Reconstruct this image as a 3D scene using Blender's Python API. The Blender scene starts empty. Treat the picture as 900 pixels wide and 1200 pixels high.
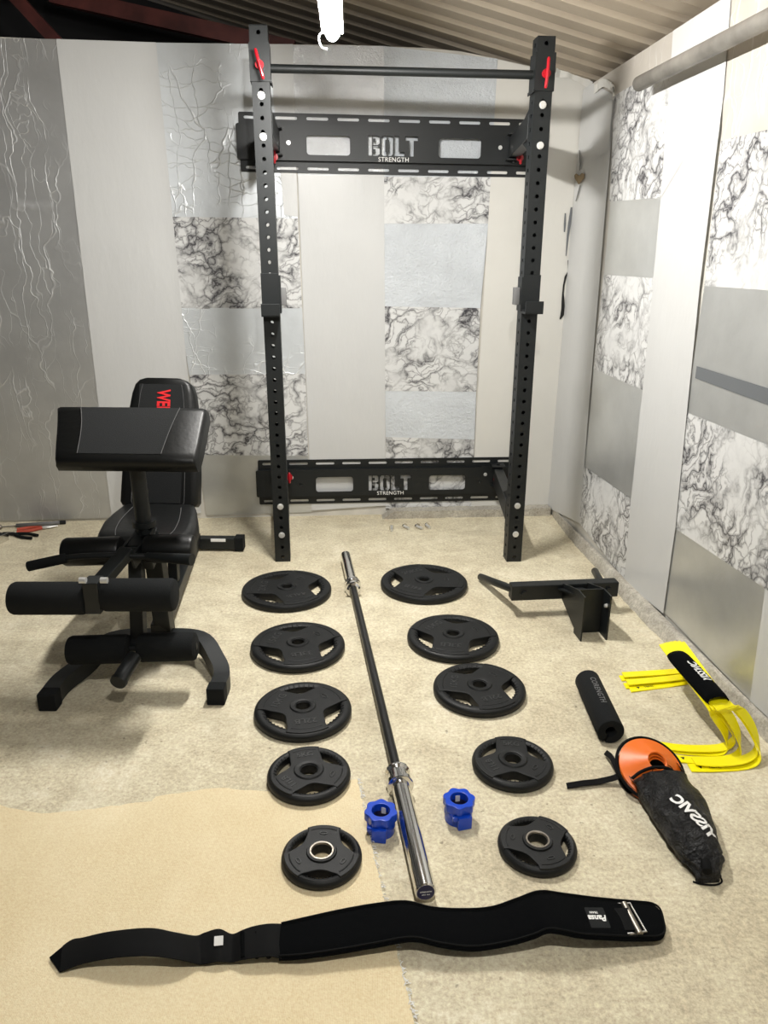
import bpy, bmesh, random
from math import *
from mathutils import Vector, Matrix, noise
random.seed(7)
S=bpy.context.scene; COL=S.collection
V=Vector
# ------------------------------------------------------------ camera model
H=1.42; T=radians(18.65); F=880.0; R=.010
def ray(px,py):
    u=(px-450)/F; v=(600-py)/F
    u,v=u*cos(R)-v*sin(R),u*sin(R)+v*cos(R)
    return V((u,cos(T)+v*sin(T),-sin(T)+v*cos(T)))
def fl(px,py,z=0.0):
    d=ray(px,py); s=(z-H)/d.z; return V((d.x*s,d.y*s,z))
def aty(px,py,y):
    d=ray(px,py); s=y/d.y; return V((d.x*s,y,H+d.z*s))
def onpl(px,py,p,q):
    nx,ny=(q.y-p.y),-(q.x-p.x); d=ray(px,py)
    s=(nx*p.x+ny*p.y)/(nx*d.x+ny*d.y); return V((d.x*s,d.y*s,H+d.z*s))
cd=bpy.data.cameras.new('camera'); cam=bpy.data.objects.new('camera',cd); COL.objects.link(cam)
cd.sensor_fit='VERTICAL'; cd.sensor_height=36; cd.lens=F/1200*36; cd.clip_start=.02
cam.matrix_world=Matrix.Translation((0,0,H))@Matrix.Rotation(pi/2-T,4,'X')@Matrix.Rotation(R,4,'Z')
S.camera=cam
S.view_settings.view_transform='Standard'; S.view_settings.look='None'
S.view_settings.gamma=1; S.view_settings.use_curve_mapping=False
S.view_settings.exposure=1.05

# ------------------------------------------------------------ materials
class NT:
    def __init__(s,name):
        s.m=bpy.data.materials.new(name); s.m.use_nodes=True; s.t=s.m.node_tree
        s.b=s.t.nodes['Principled BSDF']; s.co=s.n('ShaderNodeTexCoord').outputs['Object']
    def n(s,t,**k):
        o=s.t.nodes.new(t)
        for a,v in k.items():
            if hasattr(o,a): setattr(o,a,v)
            else: o.inputs[a.replace('_',' ')].default_value=v
        return o
    def l(s,a,b): s.t.links.new(a,b)
    def set(s,col=None,rough=None,metal=None,**k):
        if col is not None: s.b.inputs['Base Color'].default_value=(*col,1)
        if rough is not None: s.b.inputs['Roughness'].default_value=rough
        if metal is not None: s.b.inputs['Metallic'].default_value=metal
        for a,v in k.items(): s.b.inputs[a.replace('_',' ')].default_value=v
        return s
    def map(s,scale=(1,1,1),loc=(0,0,0),rot=(0,0,0),src=None):
        m=s.n('ShaderNodeMapping'); m.inputs['Scale'].default_value=scale; m.inputs['Location'].default_value=loc
        m.inputs['Rotation'].default_value=rot; s.l(src or s.co,m.inputs[0]); return m.outputs[0]
    def noise(s,scale,detail=4,rough=.5,co=None,dist=0):
        x=s.n('ShaderNodeTexNoise'); x.inputs['Scale'].default_value=scale; x.inputs['Detail'].default_value=detail
        x.inputs['Roughness'].default_value=rough; x.inputs['Distortion'].default_value=dist
        s.l(co or s.co,x.inputs['Vector']); return x.outputs['Fac']
    def ncol(s,scale,detail=4,co=None):
        x=s.n('ShaderNodeTexNoise'); x.inputs['Scale'].default_value=scale; x.inputs['Detail'].default_value=detail
        s.l(co or s.co,x.inputs['Vector']); return x.outputs['Color']
    def vor(s,scale,co=None,feature='DISTANCE_TO_EDGE'):
        x=s.n('ShaderNodeTexVoronoi'); x.feature=feature; x.inputs['Scale'].default_value=scale
        s.l(co or s.co,x.inputs['Vector']); return x.outputs['Distance']
    def ramp(s,fac,stops,interp='LINEAR'):
        r=s.n('ShaderNodeValToRGB'); r.color_ramp.interpolation=interp; e=r.color_ramp.elements
        while len(e)<len(stops): e.new(.5)
        for i,(p,c) in enumerate(stops):
            e[i].position=p; e[i].color=(c,c,c,1) if isinstance(c,(int,float)) else (*c,1)
        s.l(fac,r.inputs[0]); return r.outputs[0]
    def mix(s,f,a,b,mode='MIX'):
        m=s.n('ShaderNodeMix'); m.data_type='RGBA'; m.blend_type=mode
        for sock,v in ((m.inputs['Factor'],f),(m.inputs[6],a),(m.inputs[7],b)):
            if isinstance(v,(int,float)): sock.default_value=v
            elif isinstance(v,tuple): sock.default_value=(*v,1)
            else: s.l(v,sock)
        return m.outputs[2]
    def math(s,op,a,b=0.0):
        m=s.n('ShaderNodeMath'); m.operation=op
        for i,v in enumerate((a,b)):
            if isinstance(v,(int,float)): m.inputs[i].default_value=v
            else: s.l(v,m.inputs[i])
        return m.outputs[0]
    def addv(s,a,b,k):
        v=s.n('ShaderNodeVectorMath'); v.operation='MULTIPLY_ADD'; s.l(b,v.inputs[0]); v.inputs[1].default_value=(k,k,k); s.l(a,v.inputs[2]); return v.outputs[0]
    def col(s,c): s.l(c,s.b.inputs['Base Color']); return s
    def rough(s,c): s.l(c,s.b.inputs['Roughness']); return s
    def bump(s,h,strength=.3,dist=.01):
        b=s.n('ShaderNodeBump'); b.inputs['Strength'].default_value=strength; b.inputs['Distance'].default_value=dist
        s.l(h,b.inputs['Height']); s.l(b.outputs[0],s.b.inputs['Normal']); return s
def simple(name,col,rough=.5,metal=0,nb=0,ns=200,var=0,**k):
    m=NT(name).set(col,rough,metal,**k)
    if nb: m.bump(m.noise(ns,3),nb,.002)
    if var:
        f=m.noise(9,5); m.col(m.mix(m.ramp(f,[(.35,0.),(.65,1.)]),tuple(c*(1-var) for c in col),tuple(min(1,c*(1+var)) for c in col)))
    return m.m

def m_concrete(name,c1,c2,c3):
    m=NT(name).set(rough=.85)
    a=m.ramp(m.noise(1.3,6,.6),[(.35,0.),(.65,1.)]); b=m.ramp(m.noise(6,8,.7,dist=.4),[(.38,0.),(.66,1.)])
    c=m.mix(a,c1,c2); c=m.mix(m.math('MULTIPLY',b,.6),c,c3)
    g=m.noise(90,6,.8); c=m.mix(.55,c,m.ramp(g,[(.3,.15),(.7,.95)]),'OVERLAY'); g2=m.noise(24,7,.75); c=m.mix(.22,c,m.ramp(g2,[(.35,.25),(.65,.85)]),'OVERLAY')
    sp=m.ramp(m.noise(42,2,.5),[(.70,0.),(.76,1.)]); c=m.mix(m.math('MULTIPLY',sp,.6),c,(.14,.11,.07))
    st=m.ramp(m.noise(2.6,5,.6,m.map((1,1.8,1),(3,1,0))),[(.56,0.),(.72,1.)]); c=m.mix(m.math('MULTIPLY',st,.35),c,(.30,.25,.17))
    m.col(c).bump(m.math('ADD',m.noise(35,6,.7),m.math('MULTIPLY',m.noise(180,4),.4)),.45,.006); return m.m
M={}
M['floor']=m_concrete('concrete_floor_surface',(.54,.475,.335),(.70,.63,.465),(.37,.315,.215))
M['kerb']=m_concrete('rough_concrete',(.36,.34,.29),(.50,.47,.40),(.22,.20,.17))
def m_carpet():
    m=NT('beige_carpet').set(rough=.95)
    a=m.ramp(m.noise(2.2,6,.6),[(.3,0.),(.7,1.)]); c=m.mix(a,(.67,.54,.33),(.75,.64,.42))
    w=m.n('ShaderNodeTexWave'); w.inputs['Scale'].default_value=90; w.inputs['Distortion'].default_value=1.5; w.bands_direction='X'; m.l(m.co,w.inputs['Vector'])
    c=m.mix(.10,c,w.outputs['Color'],'OVERLAY')
    st=m.ramp(m.noise(1.6,5,.6,m.map((1.6,.6,1),(1,5,0))),[(.5,0.),(.75,1.)]); c=m.mix(m.math('MULTIPLY',st,.3),c,(.50,.38,.20))
    c=m.mix(.25,c,m.ramp(m.noise(150,3,.7),[(.3,.3),(.7,.9)]),'OVERLAY')
    m.col(c).bump(m.noise(260,3),.5,.003); return m.m
M['carpet']=m_carpet()
def m_marble(name,seed,rot):
    m=NT(name).set(rough=.28)
    co=m.map((1,1,1),(seed,seed*.7,seed*1.3),rot)
    w=m.addv(co,m.ncol(3.5,5,co),.42)
    w2=m.addv(w,m.ncol(14,4,co),.09)
    v1=m.vor(5.0,m.map((1,1,2.0),src=w2)); v2=m.vor(11.0,m.map((1,1,1.7),(2,3,1),src=w2))
    a=m.ramp(v1,[(0,1.),(.035,.55),(.13,0.)]); b=m.ramp(v2,[(0,1.),(.05,.35),(.12,0.)])
    msk=m.ramp(m.noise(4.5,4,.6,co),[(.38,.08),(.55,1.)]); 
    soft=m.ramp(m.noise(7,6,.65,w),[(.48,0.),(.75,.35)])
    t=m.math('MULTIPLY',m.math('MAXIMUM',a,m.math('MULTIPLY',b,.75)),msk)
    c=m.mix(soft,(.66,.665,.66),(.40,.40,.41)); c=m.mix(t,c,(.03,.028,.035)); m.col(c); return m.m
M['marble']=m_marble('marble_print_film',1.3,(0,.35,0)); M['marble_v']=m_marble('marble_print_film_turned',4.1,(.95,0,0))
def m_foil(name,col,rough,metal,kind,st):
    m=NT(name).set(col,rough,metal)
    wob=m.addv(m.co,m.ncol(5,3),.16)
    if kind=='v': l1=m.vor(4.5,m.map((1.9,1.9,.25),src=wob)); l2=m.vor(8,m.map((1.6,1.6,.3),(3,1,2),src=wob))
    elif kind=='d': l1=m.vor(7,m.map((1.6,1.6,.28),src=wob)); l2=m.vor(9,m.map((.35,1,1.9),(3,1,2),(0,.8,0),src=wob))
    else: l1=m.vor(7,m.map((1.6,1.6,.10),src=wob)); l2=m.noise(70,5,.75)
    r1=m.ramp(l1,[(0,1.),(.010,.7),(.028,0.)]); r2=m.ramp(l2,[(0,.6),(.020,0.)]) if kind!='f' else m.math('MULTIPLY',l2,.5)
    gate=m.ramp(m.noise(3,3),[(.42,0.),(.58,1.)])
    ridge=m.math('MULTIPLY',m.math('ADD',r1,r2),gate) if kind!='f' else m.math('MULTIPLY',l2,.6)
    h=m.math('ADD',ridge,m.math('MULTIPLY',m.noise(22,4),.35))
    d=m.ramp(m.noise(3,5,.6),[(.3,0.),(.7,1.)])
    bc=m.mix(d,tuple(c*.8 for c in col),col)
    if kind!='f': bc=m.mix(m.math('MULTIPLY',ridge,.45),bc,(.88,.89,.90))  # shine of worn creases painted into the colour as paler ridges
    m.col(bc).bump(h,st,.012 if kind=='f' else .005); return m.m
M['foil_dark']=m_foil('crinkled_grey_foil',(.57,.575,.57),.40,.65,'v',.32)
M['foil']=m_foil('crinkled_silver_foil',(.70,.735,.76),.40,.35,'d',.6)
M['foil_fine']=m_foil('fine_grained_silver_foil',(.72,.76,.80),.42,.3,'f',1.0)
M['foil_grey']=m_foil('smooth_grey_film',(.60,.61,.60),.30,.6,'f',.10)
M['foil_shiny']=m_foil('shiny_crinkled_foil',(.80,.82,.84),.25,.35,'f',.7)
M['foil_beige']=m_foil('dull_foil_board',(.62,.58,.52),.5,.3,'v',.35)
def m_plastic(name,col):
    m=NT(name).set(col,.35)
    f=m.ramp(m.noise(3,6,.6),[(.3,0.),(.75,1.)]); m.col(m.mix(m.math('MULTIPLY',f,.25),col,tuple(c*.8 for c in col)))
    m.bump(m.noise(7,5,.6,m.map((1,1,.35))),.18,.02); return m.m
M['white']=m_plastic('white_plastic_sheet',(.57,.575,.57)); M['offwhite']=m_plastic('offwhite_plastic_sheet',(.66,.65,.61))
M['crack']=simple('torn_gap',(.01,.01,.01),.9)
M['tape']=simple('dark_grey_tape',(.13,.14,.15),.4)
M['board']=simple('foam_board',(.55,.53,.48),.8,var=.1)
def m_roof():
    m=NT('dusty_corrugated_steel').set(rough=.6,metal=.15)
    a=m.ramp(m.noise(3,6,.65,m.map((.35,1,1))),[(.3,0.),(.7,1.)]); m.col(m.mix(a,(.30,.25,.19),(.42,.36,.28)))
    m.bump(m.noise(60,3),.1,.003); return m.m
M['roof']=m_roof()
M['beam']=simple('dark_red_steel',(.09,.022,.018),.55,var=.3)
M['dark']=simple('unlit_backdrop',(.012,.012,.013),.9)  # near-black colour stands in for darkness behind the back wall
M['galv']=simple('galvanised_pipe_metal',(.25,.235,.21),.6,.3,nb=.3,ns=60,var=.25)
M['rack']=simple('black_powder_coat',(.0050,.0068,.0074),0.48,.1,nb=.08,ns=400)
M['rubber']=simple('black_rubber',(.006,.0066,.0068),0.5,nb=.25,ns=500,Specular_IOR_Level=.3)
M['emboss']=simple('embossed_rubber',(.018,.019,.019),0.45)
M['foam']=simple('black_foam',(.0035,.0045,.005),0.9,nb=.6,ns=350,Specular_IOR_Level=.3)
M['vinyl']=simple('black_vinyl',(.0045,.005,.005),0.42,nb=.3,ns=60,Specular_IOR_Level=.3)
M['suede']=simple('charcoal_suede',(.010,.011,.0115),0.9,nb=.4,ns=400,Specular_IOR_Level=.3)
M['stitch']=simple('grey_thread',(.07,.07,.07),0.7)
M['red']=simple('red_pin_plastic',(.38,.006,.014),.3)
M['zinc']=simple('zinc_bolt_metal',(.72,.72,.70),.35,.6)
M['chrome']=simple('chrome',(.72,.71,.69),.13,1.0)
M['worn']=simple('worn_steel_bushing',(.30,.27,.23),.4,1.0,nb=.3,ns=120)
M['bar']=simple('black_bar_steel',(.028,.028,.028),.33,.6,nb=.1,ns=600)
M['navy']=simple('navy_end_cap',(.012,.012,.06),.3)
M['blue']=simple('blue_plastic',(.004,.055,.50),.25)
M['paper']=simple('white_label',(.80,.80,.78),.6)
M['ink']=simple('black_print',(.01,.01,.01),.6)
M['greyprint']=simple('grey_print',(.14,.14,.14),.6)
M['redprint']=simple('red_print',(.62,.015,.02),.5)
M['yellow']=simple('yellow_plastic',(.95,.84,.002),.35)
M['orange']=simple('orange_plastic',(.80,.15,.006),.4)
M['nylon']=simple('black_nylon',(.0028,.0030,.0032),.8,Specular_IOR_Level=.15)
def m_nylon():
    m=NT('crumpled_black_nylon').set((.006,.006,.0065),.40,Specular_IOR_Level=.4); m.bump(m.noise(22,5,.65,dist=1.2),1.0,.03); return m.m
M['crumple']=m_nylon()
M['neoprene']=simple('black_neoprene',(.0022,.0026,.003),1.0,nb=.3,ns=500,Specular_IOR_Level=.08)
M['tube']=NT('lamp_diffuser').set((1,1,1),.5,Emission_Color=(1,.975,.93,1),Emission_Strength=315.).m
M['tube2']=NT('rear_lamp_diffuser').set((1,1,1),.5,Emission_Color=(1,.975,.93,1),Emission_Strength=900.).m

# ------------------------------------------------------------ builders
class MB:
    def __init__(s): s.b=bmesh.new()
    def box(s,c,size,rot=None,bev=0):
        r=bmesh.ops.create_cube(s.b,size=1.0)
        m=Matrix.Translation(c)@(rot.to_4x4() if rot is not None else Matrix())@Matrix.Diagonal((*size,1))
        bmesh.ops.transform(s.b,matrix=m,verts=r['verts'])
        if bev:
            es=list({e for v in r['verts'] for e in v.link_edges})
            bmesh.ops.bevel(s.b,geom=es,offset=bev,segments=2,affect='EDGES',profile=.6)
        return s
    def bar(s,a,b,w,h,bev=0,up=V((0,0,1))):   # rectangular bar: w across, h along up
        a=V(a);b=V(b);d=(b-a).normalized(); x=up.cross(d)
        x=x.normalized() if x.length>1e-4 else V((1,0,0)); u=d.cross(x)
        return s.box((a+b)/2,(w,(b-a).length,h),Matrix((x,d,u)).transposed(),bev)
    def tube(s,pts,r,seg=16,cap=True,flat=1.0,up=None):
        pts=[V(p) for p in pts]; rs=r if isinstance(r,(list,tuple)) else [r]*len(pts); rings=[]; n=None
        for i,p in enumerate(pts):
            d=(pts[min(i+1,len(pts)-1)]-pts[max(i-1,0)]).normalized()
            if n is None:
                n=(up or (V((0,0,1)) if abs(d.z)<.9 else V((1,0,0)))); 
            n=(n-d*n.dot(d)).normalized(); m=d.cross(n)
            rings.append([s.b.verts.new(p+rs[i]*(m*cos(2*pi*k/seg)+n*flat*sin(2*pi*k/seg))) for k in range(seg)])
        for a,b in zip(rings,rings[1:]):
            for k in range(seg): s.b.faces.new((a[k],a[(k+1)%seg],b[(k+1)%seg],b[k]))
        if cap: s.b.faces.new(rings[0][::-1]); s.b.faces.new(rings[-1])
        return s
    def roll(s,a,b,r,e=.008,seg=24):   # cylinder with rounded ends
        a=V(a);b=V(b);L=(b-a).length;d=(b-a)/L
        return s.tube([a,a+d*e*.3,a+d*e,b-d*e,b-d*e*.3,b],[r-e,r-e*.3,r,r,r-e*.3,r-e],seg)
    def lathe(s,prof,seg=64,closed=True,mat=None):
        rings=[[s.b.verts.new((r*cos(2*pi*k/seg),r*sin(2*pi*k/seg),z)) for k in range(seg)] for r,z in prof]
        vs=[v for r in rings for v in r]
        pr=list(zip(rings,rings[1:]))+([(rings[-1],rings[0])] if closed else [])
        for a,b in pr:
            for k in range(seg): s.b.faces.new((a[k],a[(k+1)%seg],b[(k+1)%seg],b[k]))
        if mat is not None: bmesh.ops.transform(s.b,matrix=mat,verts=vs)
        return s
    def mesh(s,me,mat=Matrix()):
        n=len(s.b.verts); s.b.from_mesh(me); s.b.verts.ensure_lookup_table()
        bmesh.ops.transform(s.b,matrix=mat,verts=s.b.verts[n:]); return s
    def grid(s,f,nu,nv):
        g=[[s.b.verts.new(f(i/nu,j/nv)) for j in range(nv+1)] for i in range(nu+1)]
        for i in range(nu):
            for j in range(nv): s.b.faces.new((g[i][j],g[i+1][j],g[i+1][j+1],g[i][j+1]))
        return s
    def ribbon(s,pts,wv,th,nrm=None):   # thick strip; wv = width vectors
        L=[];n0=None
        for i,p in enumerate(pts):
            p=V(p);w=V(wv[i] if isinstance(wv,list) else wv)
            d=(V(pts[min(i+1,len(pts)-1)])-V(pts[max(i-1,0)])).normalized(); n=d.cross(w.normalized()).normalized()
            if n0 is not None and n.dot(n0)<0: n=-n
            n0=n; t=n*th/2
            L.append([s.b.verts.new(q) for q in (p-w/2-t,p+w/2-t,p+w/2+t,p-w/2+t)])
        for a,b in zip(L,L[1:]):
            for k in range(4): s.b.faces.new((a[k],a[(k+1)%4],b[(k+1)%4],b[k]))
        s.b.faces.new(L[0][::-1]); s.b.faces.new(L[-1]); return s
def tag(o,label=None,cat=None,group=None,kind=None):
    if label: o['label']=label
    if cat: o['category']=cat
    if group: o['group']=group
    if kind: o['kind']=kind
    return o
def wloc(o):
    p=V((0,0,0))
    while o: p+=o.location; o=o.parent
    return p
def obj(name,mb,mat,parent=None,smooth=True,local=False,ang=35):
    b=mb.b; bmesh.ops.recalc_face_normals(b,faces=b.faces)
    me=bpy.data.meshes.new(name); b.to_mesh(me); b.free()
    for p in me.polygons: p.use_smooth=smooth
    if smooth: me.set_sharp_from_angle(angle=radians(ang))
    for m in (mat if isinstance(mat,list) else [mat]): me.materials.append(m)
    o=bpy.data.objects.new(name,me); COL.objects.link(o)
    if parent:
        if not local: me.transform(Matrix.Translation(-wloc(parent)))
        o.parent=parent
    return o
def empty(name,loc,label,cat,group=None):
    o=bpy.data.objects.new(name,None); COL.objects.link(o); o.location=loc; o.empty_display_size=.05
    return tag(o,label,cat,group)
def recenter(o):   # put the origin of a single-mesh thing at its base
    me=o.data; xs=[v.co for v in me.vertices]
    c=V((sum(v.x for v in xs)/len(xs),sum(v.y for v in xs)/len(xs),min(v.z for v in xs)))
    me.transform(Matrix.Translation(-c)); o.location=o.location+c; return o
def copy_tree(o,parent=None):
    c=o.copy(); COL.objects.link(c)
    if parent: c.parent=parent
    for ch in list(o.children): copy_tree(ch,c)
    return c
DG=None
def from_curve(cu,name='tmp'):
    o=bpy.data.objects.new(name,cu); COL.objects.link(o); dg=bpy.context.evaluated_depsgraph_get(); dg.update()
    me=bpy.data.meshes.new_from_object(o.evaluated_get(dg)); bpy.data.objects.remove(o); return me
def plate2d(outer,holes=(),th=.004,bev=0):
    cu=bpy.data.curves.new('c','CURVE'); cu.dimensions='2D'; cu.fill_mode='BOTH'; cu.extrude=th/2; cu.bevel_depth=bev
    for poly in [outer]+list(holes):
        sp=cu.splines.new('POLY'); sp.points.add(len(poly)-1); sp.use_cyclic_u=True
        for p,q in zip(sp.points,poly): p.co=(q[0],q[1],0,1)
    return from_curve(cu)
def text_mesh(body,size,th=.0008,bold=0,shear=0,space=1):
    cu=bpy.data.curves.new('t','FONT'); cu.body=body; cu.size=size; cu.extrude=th/2; cu.offset=bold; cu.shear=shear
    cu.align_x='CENTER'; cu.align_y='CENTER'; cu.space_character=space; cu.resolution_u=3; return from_curve(cu)
def frame(o,x,y):   # matrix with origin o, x axis, y axis ~ y
    x=V(x).normalized(); z=x.cross(V(y)).normalized(); y=z.cross(x)
    m=Matrix((x,y,z)).transposed().to_4x4(); m.translation=o; return m
def text(name,body,size,mtx,mat,parent,th=.0008,bold=0,shear=0,space=1,local=False):
    return obj(name,MB().mesh(text_mesh(body,size,th,bold,shear,space),mtx),mat,parent,False,local)
def rrect(x0,y0,x1,y1,r,n=5):
    out=[]
    for cx,cy,a in ((x1-r,y0+r,-90),(x1-r,y1-r,0),(x0+r,y1-r,90),(x0+r,y0+r,180)):
        out+=[(cx+r*cos(radians(a+90*k/n)),cy+r*sin(radians(a+90*k/n))) for k in range(n+1)]
    return out
def circ(cx,cy,r,n=16): return [(cx+r*cos(2*pi*k/n),cy+r*sin(2*pi*k/n)) for k in range(n)]
def smoothpath(pts,n=6):
    pts=[V(p) for p in pts]; out=[]
    for i in range(len(pts)-1):
        p0=pts[max(i-1,0)];p1=pts[i];p2=pts[i+1];p3=pts[min(i+2,len(pts)-1)]
        for k in range(n):
            t=k/n; out.append(.5*((2*p1)+(p2-p0)*t+(2*p0-5*p1+4*p2-p3)*t*t+(3*p1-p0-3*p2+p3)*t**3))
    out.append(pts[-1]); return out

from mathutils.bvhtree import BVHTree
def conform(name,me,mtx,target,dirn,off,mat,parent,cuts=2):
    b=bmesh.new(); b.from_mesh(me); bmesh.ops.triangulate(b,faces=b.faces)
    for _ in range(cuts):
        es=[e for e in b.edges if e.calc_length()>.004]
        if es: bmesh.ops.subdivide_edges(b,edges=es,cuts=1); bmesh.ops.triangulate(b,faces=b.faces)
    bmesh.ops.transform(b,matrix=mtx,verts=b.verts)
    o0=wloc(target); tm=target.data; bv=BVHTree.FromPolygons([v.co+o0 for v in tm.vertices],[tuple(p.vertices) for p in tm.polygons])
    dirn=V(dirn).normalized()
    for v in b.verts:
        h,n,i,d=bv.ray_cast(v.co-dirn*.3,dirn)
        if h is not None: v.co=h-dirn*off
    mb=MB(); mb.b.free(); mb.b=b; return obj(name,mb,mat,parent,False)
# ------------------------------------------------------------ room
A=fl(60,611); B=fl(600,600); K=fl(735,680,.05); L_=fl(870,812,.05); A.z=B.z=K.z=L_.z=0
eb=(B-A).normalized(); nb=V((eb.y,-eb.x,0))          # back wall direction, normal towards the camera
er=(L_-K).normalized(); nr=V((er.y,-er.x,0)); nr=-nr if nr.x>0 else nr
def isect(p,d,q,e):
    den=d.x*e.y-d.y*e.x; t=((q.x-p.x)*e.y-(q.y-p.y)*e.x)/den; return p+d*t
CN=isect(A,eb,K,er)
def roofz(x,y): return 2.262-.26*(x-1.0)+.05*(4.2-y)
tag(obj('floor',MB().grid(lambda u,v:V((-4.5+6.4*u,-2.6+8.0*v,0)),8,8),M['floor']),kind='structure')
W=lambda px,py:onpl(px,py,A,B); WR=lambda px,py:onpl(px,py,K,L_)
# back wall board
def slab(name,pts,n,th,mat):
    mb=MB(); f=[mb.b.verts.new(p-n*.004) for p in pts]; g=[mb.b.verts.new(p-n*(.004+th)) for p in pts]
    mb.b.faces.new(f); mb.b.faces.new(g[::-1])
    for i in range(len(f)): mb.b.faces.new((f[i],f[(i+1)%len(f)],g[(i+1)%len(f)],g[i]))
    return tag(obj(name,mb,mat,None,False),kind='structure')
top=[W(-420,38),W(0,43),W(66,46),W(183,50),W(300,52),W(400,52),W(450,54),W(500,56),W(540,60),W(580,68),W(620,77),W(655,86)]
bl=W(-420,611); bl.z=0; br=CN.copy(); tr=CN+V((0,0,2.235))
wb=slab('wall_back',[bl]+top+[tr,br],nb,.05,M['board'])
frt=K+er*5.2; bk=CN-er*.0
rt=[bk+er*t for t in (0,1,2,3,4,5,6)]
wr=slab('wall_right',[bk]+[rt[-1]]+[p+V((0,0,roofz(p.x,p.y)-.03)) for p in rt[::-1]],nr,.06,M['board'])
def sheet(name,q,mat,wall,n,off=.002,amp=.0012,seed=0):
    f=W if wall is wb else WR
    a,b,c,d=[f(*p) for p in q]
    for p in (a,b,c,d):
        if p.z<.004: p.z=.004
    nu=max(2,int((b-a).length/.03)); nv=max(2,int((a-d).length/.03))
    def g(u,v):
        p=(a*(1-u)+b*u)*(1-v)+(d*(1-u)+c*u)*v
        if wall is wr: p.z=min(p.z,roofz(p.x,p.y)-.035)
        k=noise.noise(V((p.x*3+seed,p.y*3,p.z*2.2)))+.5*noise.noise(V((p.x*9,p.y*9+seed,p.z*6)))
        return p+n*(off+amp*(1+k))
    return tag(obj(name,MB().grid(g,nu,nv),mat,wall,True,ang=60),kind='structure')
i=0
for nm,mt,off,q in [
 ('foil_sheet','foil_dark',.0015,[(-420,38),(66,46),(131,607),(-420,620)]),
 ('foil_sheet','foil',.001,[(183,50),(318,52),(349,256),(200,254)]),
 ('plastic_sheet','white',.003,[(315,52),(343,52),(349,254),(333,252)]),
 ('marble_sheet','marble',.002,[(200,254),(349,256),(354,361),(210,362)]),
 ('foil_sheet','foil',.001,[(210,361),(354,360),(358,440),(222,440)]),
 ('marble_sheet','marble',.002,[(222,439),(358,438),(361,534),(238,533)]),
 ('foil_sheet','foil_grey',.001,[(232,532),(361,533),(365,600),(242,604)]),
 ('plastic_sheet','white',.0045,[(66,46),(183,50),(236,601),(131,606)]),
 ('foil_sheet','foil_shiny',.002,[(342,53),(450,54),(450,207),(349,207)]),
 ('foil_sheet','foil_fine',.001,[(450,54),(583,69),(576,208),(450,207)]),
 ('marble_sheet','marble',.002,[(450,207),(576,208),(572,262),(450,262)]),
 ('foil_sheet','foil_fine',.001,[(450,262),(572,262),(563,361),(451,359)]),
 ('marble_sheet','marble',.002,[(451,359),(563,361),(558,459),(451,458)]),
 ('foil_sheet','foil_fine',.001,[(451,458),(558,459),(556,515),(452,512)]),
 ('marble_sheet','marble',.002,[(452,512),(556,515),(552,595),(452,596)]),
 ('plastic_sheet','white',.0045,[(349,205),(450,205),(452,592),(365,598)]),
 ('plastic_sheet','offwhite',.0045,[(583,70),(693,96),(644,592),(552,594)])]:
    i+=1; sheet(nm,q,M[mt],wb,nb,off,seed=i*3.7)
for nm,mt,off,q in [
 ('foil_sheet','foil_beige',.001,[(693,97),(792,22),(790,78),(720,113)]),
 ('marble_sheet','marble_v',.002,[(721,112),(790,72),(776,232),(715,236)]),
 ('foil_sheet','foil_grey',.001,[(716,236),(776,231),(768,326),(708,322)]),
 ('marble_sheet','marble_v',.002,[(708,322),(768,326),(754,457),(696,432)]),
 ('foil_sheet','foil_grey',.001,[(696,432),(754,457),(741,585),(685,546)]),
 ('marble_sheet','marble_v',.002,[(685,546),(741,585),(733,680),(679,612)]),
 ('plastic_sheet','white',.004,[(686,92),(722,112),(680,613),(641,594)]),
 ('foil_sheet','foil_beige',.001,[(855,-15),(1200,-260),(1200,80),(846,165)]),
 ('marble_sheet','marble_v',.002,[(846,165),(1200,80),(1200,362),(826,335)]),
 ('foil_sheet','foil_grey',.001,[(826,335),(1200,362),(1200,652),(805,483)]),
 ('marble_sheet','marble_v',.002,[(805,483),(900,521),(898,690),(793,620)]),
 ('marble_sheet','marble_v',.002,[(900,521),(1200,652),(1200,880),(898,690)]),
 ('foil_sheet','foil_grey',.001,[(793,620),(898,690),(880,821),(779,718)]),
 ('plastic_sheet','white',.003,[(898,690),(1200,880),(1200,1115),(880,821)]),
 ('plastic_sheet','white',.005,[(791,30),(860,-22),(850,110),(776,232)]),
 ('plastic_sheet','white',.005,[(776,231),(850,109),(822,336),(766,340)]),
 ('plastic_sheet','white',.005,[(767,336),(822,334),(793,622),(741,586)]),
 ('plastic_sheet','white',.005,[(741,584),(793,620),(779,719),(733,681)]),
 ('dark_tape','tape',.004,[(818,429),(1200,548),(1200,585),(816,443)])]:
    i+=1; sheet(nm,q,M[mt],wr,nr,off,seed=i*2.9)
# torn seam in the corner, drawn as the dark gap it is, plus the heart shaped sticker
def strip_on(fn,pts,n,off,mat,wall,name,th=.002):
    mb=MB(); Lp=[];
    for (x,y,w) in pts:
        p=fn(x,y)+n*off; e=fn(x+w,y)+n*off; Lp.append((mb.b.verts.new(p),mb.b.verts.new(e)))
    for a,b in zip(Lp,Lp[1:]): mb.b.faces.new((a[0],a[1],b[1],b[0]))
    return tag(obj(name,mb,mat,wall,False),kind='structure')
CR=[(671.5,305,2.5),(671.5,318,2.5),(668,324,2.5),(666,334,2),(665,344,2),(664.5,350,3.2),(664,362,4.2),(663,369,4.2),(662,374,1.5)]
strip_on(W,[(x-7,y,w) for x,y,w in CR],nb,.010,M['crack'],wb,'torn_gap')
strip_on(W,[(660,369,2),(662,374,3),(663,381,1.5)],nb,.010,M['crack'],wb,'torn_gap')
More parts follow.
